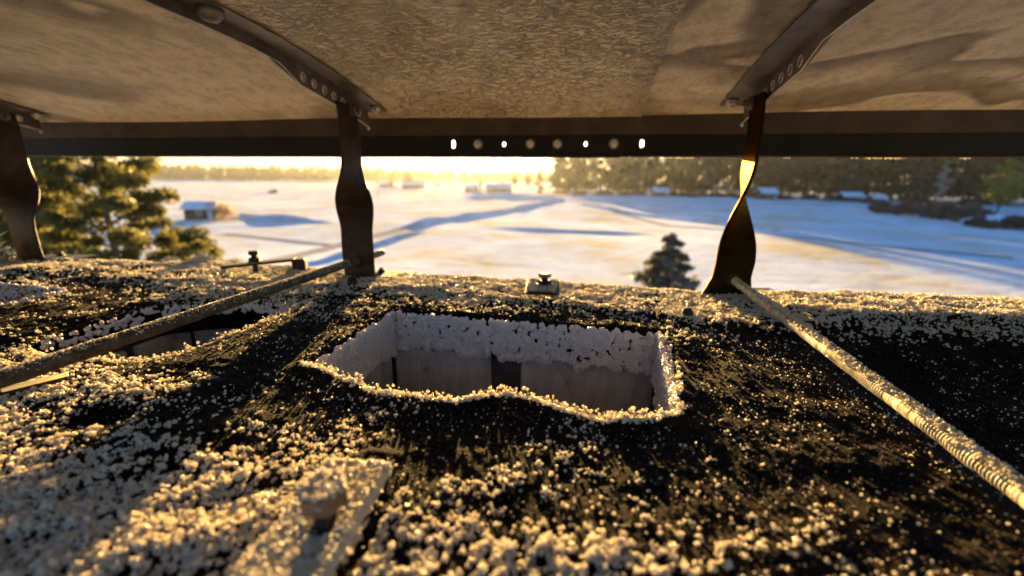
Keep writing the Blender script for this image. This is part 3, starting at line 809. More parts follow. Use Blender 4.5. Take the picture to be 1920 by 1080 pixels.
# ------------------------------------------------------------------ rods
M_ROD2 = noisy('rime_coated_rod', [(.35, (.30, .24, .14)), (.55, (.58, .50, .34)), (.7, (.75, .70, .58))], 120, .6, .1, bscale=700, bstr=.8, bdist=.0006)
def rod(p0, p1, label, thread_from, rad=.0058, pitch=.0021, mt=None, bend=.0):
    p0 = Vector(p0); p1 = Vector(p1); L = (p1 - p0).length
    o = chim('threaded_rod', p0.x, p0.y, p0.z); tag(o, label, 'rod', 'rods running across the chimney top')
    d = (p1 - p0) / L; pts = []; rr = []; s_ = 0
    while s_ < L:
        thd = s_ > thread_from
        k = int(s_ / pitch)
        fr = .0006 * vn1(s_ * 60, 5) + .0003 * vn1(s_ * 400, 6)
        base = rad + fr
        sag = -bend * math.sin(PI * s_ / L)
        if thd:
            amp = .0009 * max(.1, 1.6 * vn1(s_ * 55, 8) - .1)
            pts += [d * s_ + Vector((0, 0, sag)), d * (s_ + pitch * .35) + Vector((0, 0, sag)), d * (s_ + pitch * .6) + Vector((0, 0, sag))]
            rr += [base - amp, base + amp * .4, base + amp * .4]; s_ += pitch
        else:
            pts.append(d * s_ + Vector((0, 0, sag))); rr.append(base - .0003); s_ += pitch * 1.6
    B = MB(); B.tube(pts, rr, 14); B.build('shank', mt, o, smooth=True)
    return o, d, L
def vn1(x, seed): return float(vnoise(np.array([x]), np.array([seed * 1.37]), seed)[0])
zr = .029
rod((-.334, .655, zr), (-.338, -.05, zr + .004), 'smooth frost-dusted rod running from the left strap to the left edge', 9, .0053, mt=M_ROD)
rod((.186, .600, zr - .002), (.238, .07, -.013), 'thick threaded rod coated in golden frost right of the flue opening', .075, .0052, mt=M_ROD2)
def rod_frost(p0, p1, n_, seed, rad=.0066, size=.0007, s0=.08):
    t = s0 + (1 - s0) * rng.random(n_); p0 = np.array(p0); p1 = np.array(p1)
    an = rng.normal(PI / 2, .5, n_)
    P = p0 + (p1 - p0) * t[:, None]; P[:, 0] += np.cos(an) * rad; P[:, 2] += np.sin(an) * rad
    c = fbm(t * 40, t * 0, seed, 2); k = rng.random(n_) < .3 + c
    r_ = size * (.4 + 1.1 * rng.random(n_) ** 2); return P[k], np.repeat(r_[k][:, None], 3, 1)
A1, B1 = rod_frost((-.334, .602, zr), (-.338, -.05, zr + .004), 4500, 3, rad=.0058, size=.0004)
A2, B2 = rod_frost((.186, .600, zr - .002), (.238, .07, -.013), 2500, 4, size=.0005, s0=.16)
o = scatter('rod_frost', np.concatenate([A1, A2]), np.concatenate([B1, B2]), GT); o.location = W(0, 0, 0); o.rotation_euler.z = ROTZ
tag(o, 'fine crust of frost grains along the tops of the two rods', 'frost', kind='stuff')

n_ = 2600; aa_ = rng.uniform(-1.3, .85, n_); k = fbm(aa_ * 25, aa_ * 0, 301, 3) > .5; aa_ = aa_[k]; n_ = len(aa_)
o = scatter('rim_frost', np.stack([aa_, RB + .001 + rng.random(n_) * .004, ZB - .0008 + rng.random(n_) * .001], 1), np.repeat((.0007 * (.3 + rng.random(n_) ** 2))[:, None], 3, 1), GT); o.location = W(0, 0, 0); o.rotation_euler.z = ROTZ
tag(o, 'tiny frost crumbs hanging along the lower edge of the hood rim', 'frost', kind='stuff')

# ------------------------------------------------------------------ small ironwork on the crown
def hz(a, b): return float(height(np.array([a]), np.array([b]))[0])
def dust(name, label, P, sz, parent=None, cat='frost'):
    o = scatter(name, P, sz, GT); o.location = W(0, 0, 0); o.rotation_euler.z = ROTZ
    return tag(o, label, cat, kind='stuff')

# frosted plate with bolt in the foreground
pa, pb = -.104, .129; pz = hz(pa, pb) + .004
fp = chim('anchor_plate', pa, pb, pz); tag(fp, 'thickly frosted anchor plate with a standing bolt in the foreground', 'metal plate')
B = MB(); Mz = Matrix.Rotation(R(4), 3, 'Z'); B.box((0, -.002, .0045), (.030, .088, .004), Mz, bev=.001); B.build('plate', M_STEEL, fp)
B = MB(); B.lathe([(.0080, .0065), (.0080, .0085), (.0045, .0086)], 20, None, (.004, .003, 0)); B.build('washer', M_BLACK, fp)
B = MB(); B.lathe([(.0046, .0084), (.0044, .0178)], 14, None, (.004, .003, 0)); B.build('bolt_shank', M_BLACK, fp)
hd = hexnut('bolt_head', .0096, .0085, M_STEEL, fp, Matrix.Translation((.004, .003, .0165)) @ Matrix.Rotation(R(12), 4, 'Z'), .12)
P = []; s_ = []
n_ = 5200; x = (rng.random(n_) - .5) * .031; y = (rng.random(n_) - .5) * .088 - .002
P.append(np.stack([pa + x * math.cos(R(4)) - y * math.sin(R(4)), pb + x * math.sin(R(4)) + y * math.cos(R(4)), pz + .0064 + rng.random(n_) * .0014], 1)); s_.append(.00072 * (.35 + 1.1 * rng.random(n_) ** 1.5))
n_ = 260; an = rng.random(n_) * 2 * PI; ra = .0082 * np.sqrt(rng.random(n_))
P.append(np.stack([pa + .004 + np.cos(an) * ra, pb + .003 + np.sin(an) * ra, np.full(n_, pz + .0254)], 1)); s_.append(.00072 * (.35 + 1.1 * rng.random(n_) ** 1.5))
n_ = 60; an = rng.random(n_) * 2 * PI
P.append(np.stack([pa + .004 + np.cos(an) * .0083, pb + .003 + np.sin(an) * .0083, pz + .0205 + rng.random(n_) * .006], 1)); s_.append(.0007 * (.4 + rng.random(n_)))
n_ = 900; t = rng.random(n_); sd_ = rng.choice([-1, 1], n_)
P.append(np.stack([pa + sd_ * .0155 - (t - .5) * .088 * math.sin(R(4)), pb + (t - .5) * .088, pz + .002 + rng.random(n_) * .005], 1)); s_.append(.0008 * (.4 + rng.random(n_)))
P = np.concatenate(P); s_ = np.concatenate(s_)
dust('plate_frost', 'frost grains coating the foreground anchor plate and its bolt', P, np.repeat(s_[:, None], 3, 1))

# small square plate with nut on the far strip
qa, qb = -.056, .550; qz = hz(qa, qb) + .003
sp_ = chim('anchor_plate', qa, qb, qz); tag(sp_, 'small square plate with a nut on the frosted far edge, middle of the picture', 'metal plate')
Mq = Matrix.Rotation(R(5), 3, 'X') @ Matrix.Rotation(R(5), 3, 'Z')
B = MB(); B.box((0, 0, .006), (.044, .062, .0035), Mq, bev=.0016); B.build('plate', M_BLACK, sp_)
hexnut('nut', .0095, .004, M_BLACK, sp_, Matrix.Translation((.002, .006, .0095)) , .5, .012, .003)
hexnut('bolt_head', .0085, .005, M_STEEL, sp_, Matrix.Translation((.002, .006, .0175)), .1)
n_ = 700; x = (rng.random(n_) - .5) * .038; y = (rng.random(n_) - .5) * .052
dust('plate_frost', 'frost grains on the small square plate at the far edge', np.stack([qa + x, qb + y, qz + .0082 + y * .08], 1), np.repeat((.0006 * (.5 + rng.random(n_)))[:, None], 3, 1))

# clamp bar with bolt on the left
ca, cb = -.507, .575; cz = hz(ca, cb)
cl = chim('clamp_bracket', ca, cb, cz); tag(cl, 'dark clamp bar with a standing bolt between pine and left strap', 'clamp')
B = MB(); Mz = Matrix.Rotation(R(22), 3, 'Z') @ Matrix.Rotation(R(-5), 3, 'Y'); B.box((.005, .004, .0155), (.105, .020, .004), Mz, bev=.0012); B.build('bar', M_BLACK, cl)
B = MB(); B.box((.058, .026, .0095), (.020, .020, .023), Matrix.Rotation(R(22), 3, 'Z'), bev=.003); B.build('bent_end', M_BLACK, cl)
B = MB(); B.lathe([(.0042, -.002), (.0040, .034)], 12); B.build('bolt_shank', M_BLACK, cl)
hexnut('nut', .0085, .006, M_BLACK, cl, Matrix.Translation((0, 0, .0185)), .5, .010)
hexnut('bolt_head', .0075, .006, M_BLACK, cl, Matrix.Translation((0, 0, .029)), .1)

# stub
st_ = MB(); st_.lathe([(.0085, -.003), (.0072, .003), (.0050, .008), (.0046, .0095), (.001, .0102)], 12)
o = st_.build('iron_stub', M_BLACK, None, W(.114, .488, hz(.114, .488)), rotz=ROTZ); tag(o, 'short black iron stub in the frost right of the opening', 'stub')
st_ = MB(); st_.lathe([(.0085, -.003), (.007, .003), (.0055, .010), (.001, .012)], 12)
o = st_.build('iron_stub', M_BLACK, None, W(-.318, .53, hz(-.318, .53)), rotz=ROTZ); tag(o, 'short black stub just in front of the left strap foot', 'stub')

# pale strip lying near the left rod
la, lb = -.387, .219; B = MB(); pts = []
for sgn in (1, -1):
    for k in range(9):
        an = -PI / 2 + PI * k / 8; pts.append((sgn * (.0125 + .0042 * math.cos(an)), sgn * .0042 * math.sin(an)))
n_ = len(pts); B.add([(x, y, .0045) for x, y in pts] + [(x, y, .0070) for x, y in pts] + [(x * .97, y * .8, .0076) for x, y in pts],
    [tuple(range(n_))[::-1], tuple(range(2 * n_, 3 * n_))] + [(r_ * n_ + k, r_ * n_ + (k + 1) % n_, r_ * n_ + n_ + (k + 1) % n_, r_ * n_ + n_ + k) for r_ in (0, 1) for k in range(n_)])
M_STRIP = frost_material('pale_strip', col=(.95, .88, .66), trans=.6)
o = B.build('flat_strip', M_STRIP, None, W(la, lb, hz(la, lb) - .0025), smooth=False, rotz=ROTZ + math.atan2(.028, .015)); o.rotation_euler.x = R(-16)
tag(o, 'small pale rounded strip lying below the smooth rod at left', 'strip')

# frosted moss tufts on the far edge
def tuft(a, b, r_, label, n_=900):
    z = hz(a, b) if b < .62 else -.004
    th_ = rng.random(n_) * 2 * PI; cp = rng.random(n_); ss = np.sqrt(1 - cp ** 2)
    rr = r_ * (.55 + .5 * rng.random(n_)); P0 = np.stack([np.cos(th_) * ss * rr * 1.3, np.sin(th_) * ss * rr, cp * rr * .9], 1)
    d = P0 / np.linalg.norm(P0, axis=1)[:, None] + rng.normal(0, .5, (n_, 3)); L = r_ * .22
    s_ = rng.normal(0, 1, (n_, 3)); s_ = np.cross(s_, d); s_ /= np.linalg.norm(s_, axis=1)[:, None]
    V = np.concatenate([P0 + s_ * r_ * .03, P0 - s_ * r_ * .03, P0 + d * L]); i = np.arange(n_)
    o = mesh_obj('frosted_moss', V, np.stack([i, i + n_, i + 2 * n_], 1), M_MOSS); o.location = W(a, b, z); o.rotation_euler.z = ROTZ
    tag(o, label, 'moss'); return o
M_MOSS = noisy('frosted_moss', [(.40, (.05, .045, .02)), (.5, (.35, .36, .34)), (.65, (.75, .78, .82))], 150, .7)
tuft(-.665, .636, .020, 'frosted moss tuft on the chimney edge left of the clamp bar', 1500)
tuft(-.735, .640, .012, 'smaller frosted moss tuft farther left on the chimney edge')
tuft(-1.02, .52, .055, 'clump of frosted greenery at the left edge behind the broad strap', 2500)

# ------------------------------------------------------------------ the field
def field():
    u_ = np.linspace(-1, 1, 260); x = np.sign(u_) * (np.abs(u_) ** 3.0 * 7000 + np.abs(u_) * 90)
    v_ = np.linspace(0, 1, 420); y = -60 + v_ * 160 + v_ ** 3.2 * 8500
    X, Y = np.meshgrid(x, y)
    Z = (fbm(X / 42, Y / 60, 61, 3) - .5) * 1.9 + (fbm(X / 9, Y / 16, 62, 2) - .5) * .22
    Z += (fbm(X / 400, Y / 500, 63, 2) - .5) * 4 * sstep(Y, 300, 900)
    Z -= .55
    Z += 9 * sstep(np.hypot(X, Y), 1500, 3000)
    V = np.stack([X.ravel(), Y.ravel(), Z.ravel()], 1); n_ = len(u_); m__ = len(v_)
    I, J = np.meshgrid(np.arange(m__ - 1), np.arange(n_ - 1), indexing='ij'); q = I * n_ + J
    Fq = np.stack([q.ravel(), (q + 1).ravel(), (q + n_ + 1).ravel(), (q + n_).ravel()], 1)
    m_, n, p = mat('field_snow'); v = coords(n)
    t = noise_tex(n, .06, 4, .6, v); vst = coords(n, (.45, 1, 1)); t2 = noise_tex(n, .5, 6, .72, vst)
    c = ramp(n, t.outputs[0], [(.36, (.62, .55, .38)), (.47, (.63, .66, .70)), (.6, (.70, .76, .85))])  # straw low stop paints yellow sunlit patches into the snow colour
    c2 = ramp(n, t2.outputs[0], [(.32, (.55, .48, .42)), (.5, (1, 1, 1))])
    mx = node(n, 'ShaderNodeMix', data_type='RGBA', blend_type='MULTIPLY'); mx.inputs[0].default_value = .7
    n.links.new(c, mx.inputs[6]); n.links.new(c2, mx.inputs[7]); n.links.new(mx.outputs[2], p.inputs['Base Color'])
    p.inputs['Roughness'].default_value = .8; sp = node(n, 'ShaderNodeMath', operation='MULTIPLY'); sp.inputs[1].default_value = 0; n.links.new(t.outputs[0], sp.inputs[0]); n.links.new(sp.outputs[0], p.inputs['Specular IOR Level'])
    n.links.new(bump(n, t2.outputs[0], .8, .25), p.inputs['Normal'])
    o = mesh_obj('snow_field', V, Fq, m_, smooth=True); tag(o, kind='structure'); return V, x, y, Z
FV, FX, FY, FZ = field()
def gz(x, y):
    i = min(max(np.searchsorted(FX, x) - 1, 0), len(FX) - 2); j = min(max(np.searchsorted(FY, y) - 1, 0), len(FY) - 2)
    fx = (x - FX[i]) / (FX[i + 1] - FX[i]); fy = (y - FY[j]) / (FY[j + 1] - FY[j])
    return float((FZ[j, i] * (1 - fx) + FZ[j, i + 1] * fx) * (1 - fy) + (FZ[j + 1, i] * (1 - fx) + FZ[j + 1, i + 1] * fx) * fy)
M_TRACK = noisy('packed_snow', [(.3, (.30, .27, .27)), (.7, (.46, .43, .43))], 2, .9, bscale=6, bdist=.05, spec=0)
def track(pix, wd, name):
    P = [ground(*p) for p in pix]; Q = []
    for i in range(len(P) - 1):
        k = max(2, int((P[i + 1] - P[i]).length / 1.5))
        Q += [P[i].lerp(P[i + 1], t / k) for t in range(k)]
    Q.append(P[-1]); vs = []; B = MB()
    for i, p in enumerate(Q):
        d = (Q[min(i + 1, len(Q) - 1)] - Q[max(i - 1, 0)]).normalized(); s_ = Vector((d.y, -d.x, 0))
        for k in (-1, -.33, .33, 1):
            c = p + s_ * wd / 2 * k; vs.append((c.x, c.y, gz(c.x, c.y) + .07))
    n_ = len(Q); B.add(vs, [(i * 4 + k, i * 4 + k + 1, i * 4 + 5 + k, i * 4 + 4 + k) for i in range(n_ - 1) for k in range(3)])
    o = B.build(name, M_TRACK, smooth=True); tag(o, kind='structure')
track([(300, 525), (500, 482), (640, 450), (800, 415), (950, 388), (1065, 368)], 2.6, 'field_track')
track([(420, 430), (640, 452)], 1.2, 'footpath')
track([(1065, 368), (1250, 420), (1500, 447), (1900, 480)], 2.0, 'field_track')

M_RIDGE = bpy.data.materials['field_snow']
def shade_ridge(pix, wd, hgt):  # snow ridges added to cast the blue shadow streaks over the field
    P = [ground(*p) for p in pix]; Q = []
    for i in range(len(P) - 1):
        k = max(2, int((P[i + 1] - P[i]).length / 1.2)); Q += [P[i].lerp(P[i + 1], t / k) for t in range(k)]
    vs = []; B = MB(); n_ = len(Q)
    for i, p in enumerate(Q):
        d = (Q[min(i + 1, n_ - 1)] - Q[max(i - 1, 0)]).normalized(); s_ = Vector((d.y, -d.x, 0)); e = min(1, i / 8, (n_ - 1 - i) / 8)
        hh = hgt * e * (.45 + .9 * float(vnoise(np.array([i * .13]), np.array([wd]), 401)[0]))
        for k, z in ((-1, -.15), (-.6, .35), (-.2, .9), (.2, 1), (.6, .4), (1, -.15)):
            c = p + s_ * wd / 2 * k; vs.append((c.x, c.y, gz(c.x, c.y) + z * hh))
    B.add(vs, [(i * 6 + k, i * 6 + k + 1, i * 6 + 7 + k, i * 6 + 6 + k) for i in range(n_ - 1) for k in range(5)])
    tag(B.build('shadow_ridge', M_RIDGE, smooth=True), kind='structure')
shade_ridge([(740, 424), (870, 405), (1060, 374)], 3.0, 1.1)
shade_ridge([(860, 371), (960, 370), (1060, 372)], 3.0, 1.6)
shade_ridge([(380, 398), (520, 406), (640, 414)], 2.4, .9)
shade_ridge([(480, 500), (600, 484), (760, 438), (820, 428)], 2.2, .55)
shade_ridge([(1080, 382), (1300, 414), (1560, 450)], 2.4, .7)
shade_ridge([(900, 425), (1100, 432), (1250, 438)], 1.8, .45)

# ------------------------------------------------------------------ trees
def leaf_mat(name, c0, c1, trans=.3, scale=1.2):
    m_, n, p = mat(name); v = coords(n); t = noise_tex(n, scale, 3, .6, v)
    n.links.new(ramp(n, t.outputs[0], [(.35, c0), (.65, c1)]), p.inputs['Base Color'])
    p.inputs['Roughness'].default_value = .6; p.inputs['Specular IOR Level'].default_value = .2
    out = n.nodes['Material Output']; tr = node(n, 'ShaderNodeBsdfTranslucent')
    n.links.new(p.inputs['Base Color'].links[0].from_socket, tr.inputs[0]); mx = node(n, 'ShaderNodeMixShader'); mx.inputs[0].default_value = trans
    n.links.new(p.outputs[0], mx.inputs[1]); n.links.new(tr.outputs[0], mx.inputs[2]); n.links.new(mx.outputs[0], out.inputs['Surface']); return m_
M_SPRUCE = leaf_mat('spruce_needles', (.035, .050, .030), (.065, .080, .048), .12, .5)
M_YOUNG = leaf_mat('frosted_spruce', (.09, .095, .075), (.17, .17, .14), .3, .8)
M_PINE = leaf_mat('pine_needles', (.085, .085, .020), (.19, .165, .045), .45, .9)
M_YEL = leaf_mat('yellow_foliage', (.26, .22, .04), (.46, .37, .08), .5)
M_BIRCH = leaf_mat('birch_twigs', (.36, .26, .19), (.52, .40, .32), .45)
M_BUSH = leaf_mat('bush_twigs', (.06, .06, .06), (.13, .12, .12), .2)
M_BARK = noisy('bark', [(.3, (.06, .04, .03)), (.7, (.14, .10, .07))], 5, .9, bscale=20, bdist=.02)
M_BIRCHBARK = noisy('birch_bark', [(.4, (.15, .12, .10)), (.5, (.5, .45, .40))], 4, .8)

def quads(C, size, nrm_jit=1.0, stretch=1.6):
    n_ = len(C); a = rng.normal(0, 1, (n_, 3)); a /= np.linalg.norm(a, axis=1)[:, None]
    b = np.cross(a, rng.normal(0, 1, (n_, 3))); b /= np.linalg.norm(b, axis=1)[:, None]
    s_ = (np.asarray(size) * (.6 + .8 * rng.random(n_)))[:, None]
    V = np.concatenate([C - a * s_ * stretch * .5, C + b * s_ * .5, C + a * s_ * stretch * .5, C - b * s_ * .5]); i = np.arange(n_)
    return V, np.stack([i, i + n_, i + 2 * n_, i + 3 * n_], 1)
def conifer_crown(h, r_, n_, size):
    """whorls of drooping boughs that carry needle sprays"""
    P = []
    nb = int(h * 7)
    for k in range(nb):
        t = (k / nb) ** .85; z = h * (.06 + .94 * t); L = r_ * (1 - t) ** .8 * (.7 + .5 * rng.random()) + .03 * r_
        an = k * 2.4 + rng.random() * .8; m__ = max(4, int(n_ / nb * (1.5 - t)))
        s_ = np.sqrt(rng.random(m__)); wv = rng.normal(0, .10 * L + .02, (m__, 3)); wv[:, 2] *= .6
        P.append(np.stack([np.cos(an) * s_ * L, np.sin(an) * s_ * L, z - .28 * L * s_ ** 1.5], 1) + wv)
    return quads(np.concatenate(P), size)
def clump_crown(cs, rs, n_, size):
    P = []
    for c, r_ in zip(cs, rs):
        d = rng.normal(0, 1, (n_, 3)); d /= np.linalg.norm(d, axis=1)[:, None]
        P.append(np.array(c) + d * (rng.random(n_) ** .5)[:, None] * np.array(r_) * np.array([1, 1, .65]))
    return quads(np.concatenate(P), size)
def make_tree(name, crown_vf, trunk_pts, trunk_r, leafm, barkm, limbs=()):
    o = empty(name, (0, 0, 0)); c = mesh_obj('crown', crown_vf[0], crown_vf[1], leafm, o)
    B = MB(); B.tube(trunk_pts, trunk_r, 8)
    for a, b in limbs: B.tube([a, (Vector(a) + Vector(b)) / 2 + Vector((0, 0, .1)), b], [.06, .045, .02], 5)
    B.build('trunk', barkm, o, smooth=True); return o
def copy_tree(o):
    r_ = o.copy(); COL.objects.link(r_)
    for ch in o.children:
        c = ch.copy(); COL.objects.link(c); c.parent = r_; c.matrix_parent_inverse = ch.matrix_parent_inverse.copy()
    return r_
used = set()
def place(proto, x, y, s, label, cat='tree', group=None, sz=None):
    o = proto if proto.name not in used else copy_tree(proto); used.add(o.name)
    o.location = (x, y, gz(x, y) - .1); o.rotation_euler.z = random.random() * 6.3; o.scale = (s, s, sz or s)
    tag(o, label, cat, group); return o
spruces = [make_tree('spruce_tree', conifer_crown(1, .20 + .05 * k, 1500, .035), [(0, 0, 0), (0, 0, .5), (0, 0, .98)], [.022, .014, .004], M_SPRUCE, M_BARK) for k in range(3)]
def round_cs(h, r_, k=9, lo=.35):
    cs = []; rs = []
    for i in range(k):
        z = h * (lo + (1 - lo) * (i + .5) / k); e = r_ * math.sin(PI * min(.95, .2 + .75 * (i + .5) / k)); an = i * 2.4
        cs.append((math.cos(an) * e * .5, math.sin(an) * e * .5, z)); rs.append(e * .62)
    return cs, rs
pine_c = round_cs(1, .20, 12, .35)
pines = [make_tree('pine_tree', clump_crown([(c[0] * (1 + .3 * k), c[1], c[2]) for c in pine_c[0]], pine_c[1], 110, .04), [(0, 0, 0), (.01, 0, .5), (0, .01, .93)], [.02, .015, .004], M_SPRUCE, M_BARK) for k in range(2)]
bc = round_cs(1, .16, 10, .25)
birch = make_tree('birch_tree', clump_crown(bc[0], bc[1], 120, .022), [(0, 0, 0), (.01, 0, .5), (0, .01, .95)], [.016, .011, .003], M_BIRCH, M_BIRCHBARK)
yc = round_cs(1, .30, 12, .18)
yel = make_tree('larch_tree', clump_crown(yc[0], yc[1], 130, .04), [(0, 0, 0), (.01, 0, .5), (0, .01, .93)], [.02, .014, .004], M_YEL, M_BARK)

# wood on the right: front trees as things, the depth behind as one mass
front = []
k = 0
for px in np.arange(1045, 2080, 17):
    D = float(np.interp(px, [1045, 1200, 1400, 1600, 1800, 2080], [300, 285, 262, 235, 200, 165])) + random.uniform(-6, 10)
    p = at(px + random.uniform(-6, 6), D); h = random.uniform(25, 33)
    if 1735 < px < 1800 or 1835 < px < 1930: continue
    pr = (spruces + pines)[random.choice([0, 1, 2, 3, 4])]
    kind = 'spruce' if pr in spruces else 'pine'
    front.append((pr, p, h, kind, px))
def where(px):
    for lim, t in ((1120, 'at the sunlit left end of the right wood'), (1260, 'left of the twisted strap, far wood'), (1380, 'just left of the yellow-lit strap, far wood'), (1450, 'just right of the yellow-lit strap, far wood'), (1600, 'in the wood between strap and pale birch'), (1750, 'left of the pale birch'), (1860, 'between pale birch and yellow larch'), (2200, 'behind the yellow larch at the right edge')):
        if px < lim: return t
ORD = ['first', 'second', 'third', 'fourth', 'fifth', 'sixth', 'seventh', 'eighth', 'ninth', 'tenth', 'eleventh', 'twelfth', 'thirteenth', 'fourteenth', 'fifteenth', 'sixteenth']
SHORT = {'at the sunlit left end of the right wood': 'sunlit left end of the wood', 'left of the twisted strap, far wood': 'wood stretch before the twisted strap', 'just left of the yellow-lit strap, far wood': 'wood just left of the strap', 'just right of the yellow-lit strap, far wood': 'wood just right of the strap', 'in the wood between strap and pale birch': 'wood between strap and birch', 'left of the pale birch': 'wood left of the birch', 'between pale birch and yellow larch': 'wood between birch and larch', 'behind the yellow larch at the right edge': 'wood behind the yellow larch'}
cnt = {}
for pr, p, h, kind, px in front:
    k_ = where(px); cnt[k_] = cnt.get(k_, 0) + 1
    place(pr, p.x, p.y, h, 'dark %s, %s tree from the left in the %s' % (kind, ORD[cnt[k_] - 1], SHORT[k_]), 'tree', 'front trees of the far wood')
p = at(1768, 180); place(birch, p.x, p.y, 18.5, 'pale bare birch standing before the dark wood at right')
p = at(1885, 150); place(yel, p.x, p.y, 17.5, 'bushy yellow-green tree at the right edge of the wood')
p = at(1430, 262); place(yel, p.x + 9, p.y + 2, 15, 'olive-lit bushy tree behind the right strap in the wood')
p = at(1565, 235); place(yel, p.x, p.y + 2, 15.5, 'olive-lit bushy tree halfway between strap and birch')
def mass(name, pts, hr, label, mt, n_=110, size=1.1):
    P = []
    for x, y in pts:
        h = random.uniform(*hr); r_ = h * .17; m__ = n_
        t = rng.random(m__); an = rng.random(m__) * 6.28; rr = r_ * (1 - t) ** .7 * np.sqrt(rng.random(m__))
        P.append(np.stack([x + np.cos(an) * rr * 1.3, y + np.sin(an) * rr * 1.3, gz(x, y) + h * (.08 + .92 * t)], 1))
    V, Fq = quads(np.concatenate(P), size); o = mesh_obj(name, V, Fq, mt); tag(o, label, 'wood', kind='stuff'); return o
pts = []
for i in range(520):
    px = random.uniform(1040, 2150); D0 = float(np.interp(px, [1045, 1200, 1400, 1600, 1800, 2080], [308, 293, 270, 243, 212, 180]))
    p = at(px, D0 + random.random() ** 1.5 * 150); pts.append((p.x, p.y))
mass('forest', pts, (27, 35), 'dark conifer wood filling the background right of the sun', M_SPRUCE, 120, 1.3)
pts = []
for i in range(900):
    px = random.uniform(-150, 720); p = at(px, random.uniform(880, 1150)); pts.append((p.x, p.y))
for i in range(500):
    px = random.uniform(700, 1100); p = at(px, random.uniform(1050, 1400)); pts.append((p.x, p.y))
mass('far_forest', pts, (22, 33), 'distant dark tree line across the horizon left of the sun', M_SPRUCE, 40, 3.6)
for n2, lab, rng_px in (('forest', 'woodland beyond the left edge of the picture', (-1800, -200)), ('forest', 'woodland beyond the right edge of the picture', (2150, 3600))):
    pts = []
    for i in range(260):
        p = at(random.uniform(*rng_px), random.uniform(420, 620) if rng_px[0] < 0 else random.uniform(200, 330)); pts.append((p.x, p.y))
    mass(n2, pts, (15, 22), lab, M_SPRUCE, 40, 2.2)

# single trees near the sun
for px, D, h, pr, lab in ((1012, 300, 18, spruces[0], 'tall dark spruce alone below the right edge of the sun glow'), (765, 420, 15, pines[0], 'hazy tree above the red barn'),
                          (900, 330, 13, spruces[1], 'short sunlit spruce left of the snow-roofed house'), (1045, 310, 13.5, pines[1], 'bushy pine right of the tall lone spruce'),
                          (965, 360, 12, pines[0], 'low hazy pine behind the snow-roofed house'), (990, 345, 12.5, pines[1], 'low hazy pine left of the tall lone spruce'), (735, 400, 14, spruces[2], 'small hazy spruce left of the red barn'),
                          (820, 380, 7, pines[0], 'low tree right of the red barn')):
    p = at(px, D); place(pr, p.x, p.y, h, lab)
# nearer small spruce seen over the edge
sm = make_tree('spruce_tree', conifer_crown(6.8, 2.9, 15000, .17), [(0, 0, 0), (0, 0, 3), (0, 0, 6.7)], [.12, .08, .02], M_YOUNG, M_BARK)
p = at(1270, 20.5); o = place(sm, p.x, p.y, 1.10, 'young spruce rising behind the chimney edge near the right strap'); 

# big pine on the left
def big_pine(px, D, H, spread, seed, label, skew=0.0, zlo=2.5):
    random.seed(seed); cs = []; rs = []; limbs = []
    for i in range(46):
        t = i / 46; z = zlo + (H - zlo) * t; L = spread * (1 - t ** 1.5 * .75) * random.uniform(.55, 1.05); an = i * 2.39 + random.random()
        tip = Vector((math.cos(an) * L * (1 + skew * (math.cos(an) > 0)), math.sin(an) * L, z + random.uniform(-.1, .35)))
        limbs.append(((0, 0, z - .35), tip))
        for s_ in (.45, .7, .92, 1.05):
            c = Vector((0, 0, z - .25)).lerp(tip, s_) + Vector((random.uniform(-.25, .25), random.uniform(-.25, .25), random.uniform(-.1, .15)))
            cs.append(tuple(c)); rs.append(random.uniform(.34, .62))
    o = make_tree('pine_tree', clump_crown(cs, rs, 230, .10), [(0, 0, 0), (.05, 0, H * .5), (0, .05, H)], [.19, .13, .03], M_PINE, M_BARK, limbs)
    p = at(px, D); place(o, p.x, p.y, 1, label)
big_pine(185, 15.5, 12.2, 3.5, 5, 'large olive-green pine filling the left background behind the chimney', .15)
big_pine(40, 19, 10.6, 2.6, 8, 'second pine partly hidden behind the broad strap at left')
big_pine(330, 20, 6.9, 2.0, 9, 'smaller shaggy pine at the right foot of the large pine')
random.seed(77)

# shade-casting clumps beyond the field (stand among the houses)
def clump(px0, px1, D, n_, hr, lab):
    for i in range(n_):
        p = at(px0 + (px1 - px0) * (i + .5) / n_, D + random.uniform(-8, 8)); place(random.choice(spruces + pines), p.x, p.y, random.uniform(*hr), lab, 'tree', lab)

# bushes
def make_bush(w_, h_, n_, size, mt=None):
    cs = [((random.random() - .5) * w_, (random.random() - .5) * w_ * .5, h_ * (.25 + .4 * random.random())) for _ in range(14)]
    o = empty('bush', (0, 0, 0)); V, Fq = clump_crown(cs, [h_ * .42] * 14, n_, size); mesh_obj('crown', V, Fq, mt or M_BUSH, o)
    B = MB()
    for c in cs[:8]: B.tube([(c[0] * .3, c[1] * .3, 0), (c[0] * .7, c[1] * .7, c[2] * .7), c], [.04, .03, .01], 5)
    B.build('stems', M_BARK, o); return o
bsh = make_bush(7, 2.6, 260, .22)
for px, D, s, lab in ((1680, 132, 1.0, 'low grey bush at the left end of the hedge before the wood'), (1735, 124, 1.2, 'grey bush in the middle of the snowy hedge at right'), (1790, 117, 1.25, 'broad grey bush near the right end of the hedge'), (1840, 110, 1.1, 'grey bush next to the snow-covered roof at right'), (1905, 92, .8, 'dark bush in the right corner before the wood')):
    p = at(px, D); place(bsh, p.x, p.y, s * 1.5, lab, 'bush', None, s * 1.7)
gb = make_bush(3.6, 4.6, 200, .2, M_BIRCH)
p = at(403, 98); place(gb, p.x, p.y, 1.0, 'bare brownish bush behind the dark shed', 'bush')
p = at(510, 250); place(bsh, p.x, p.y, .9, 'dark bush far out in the field right of the shed', 'bush')
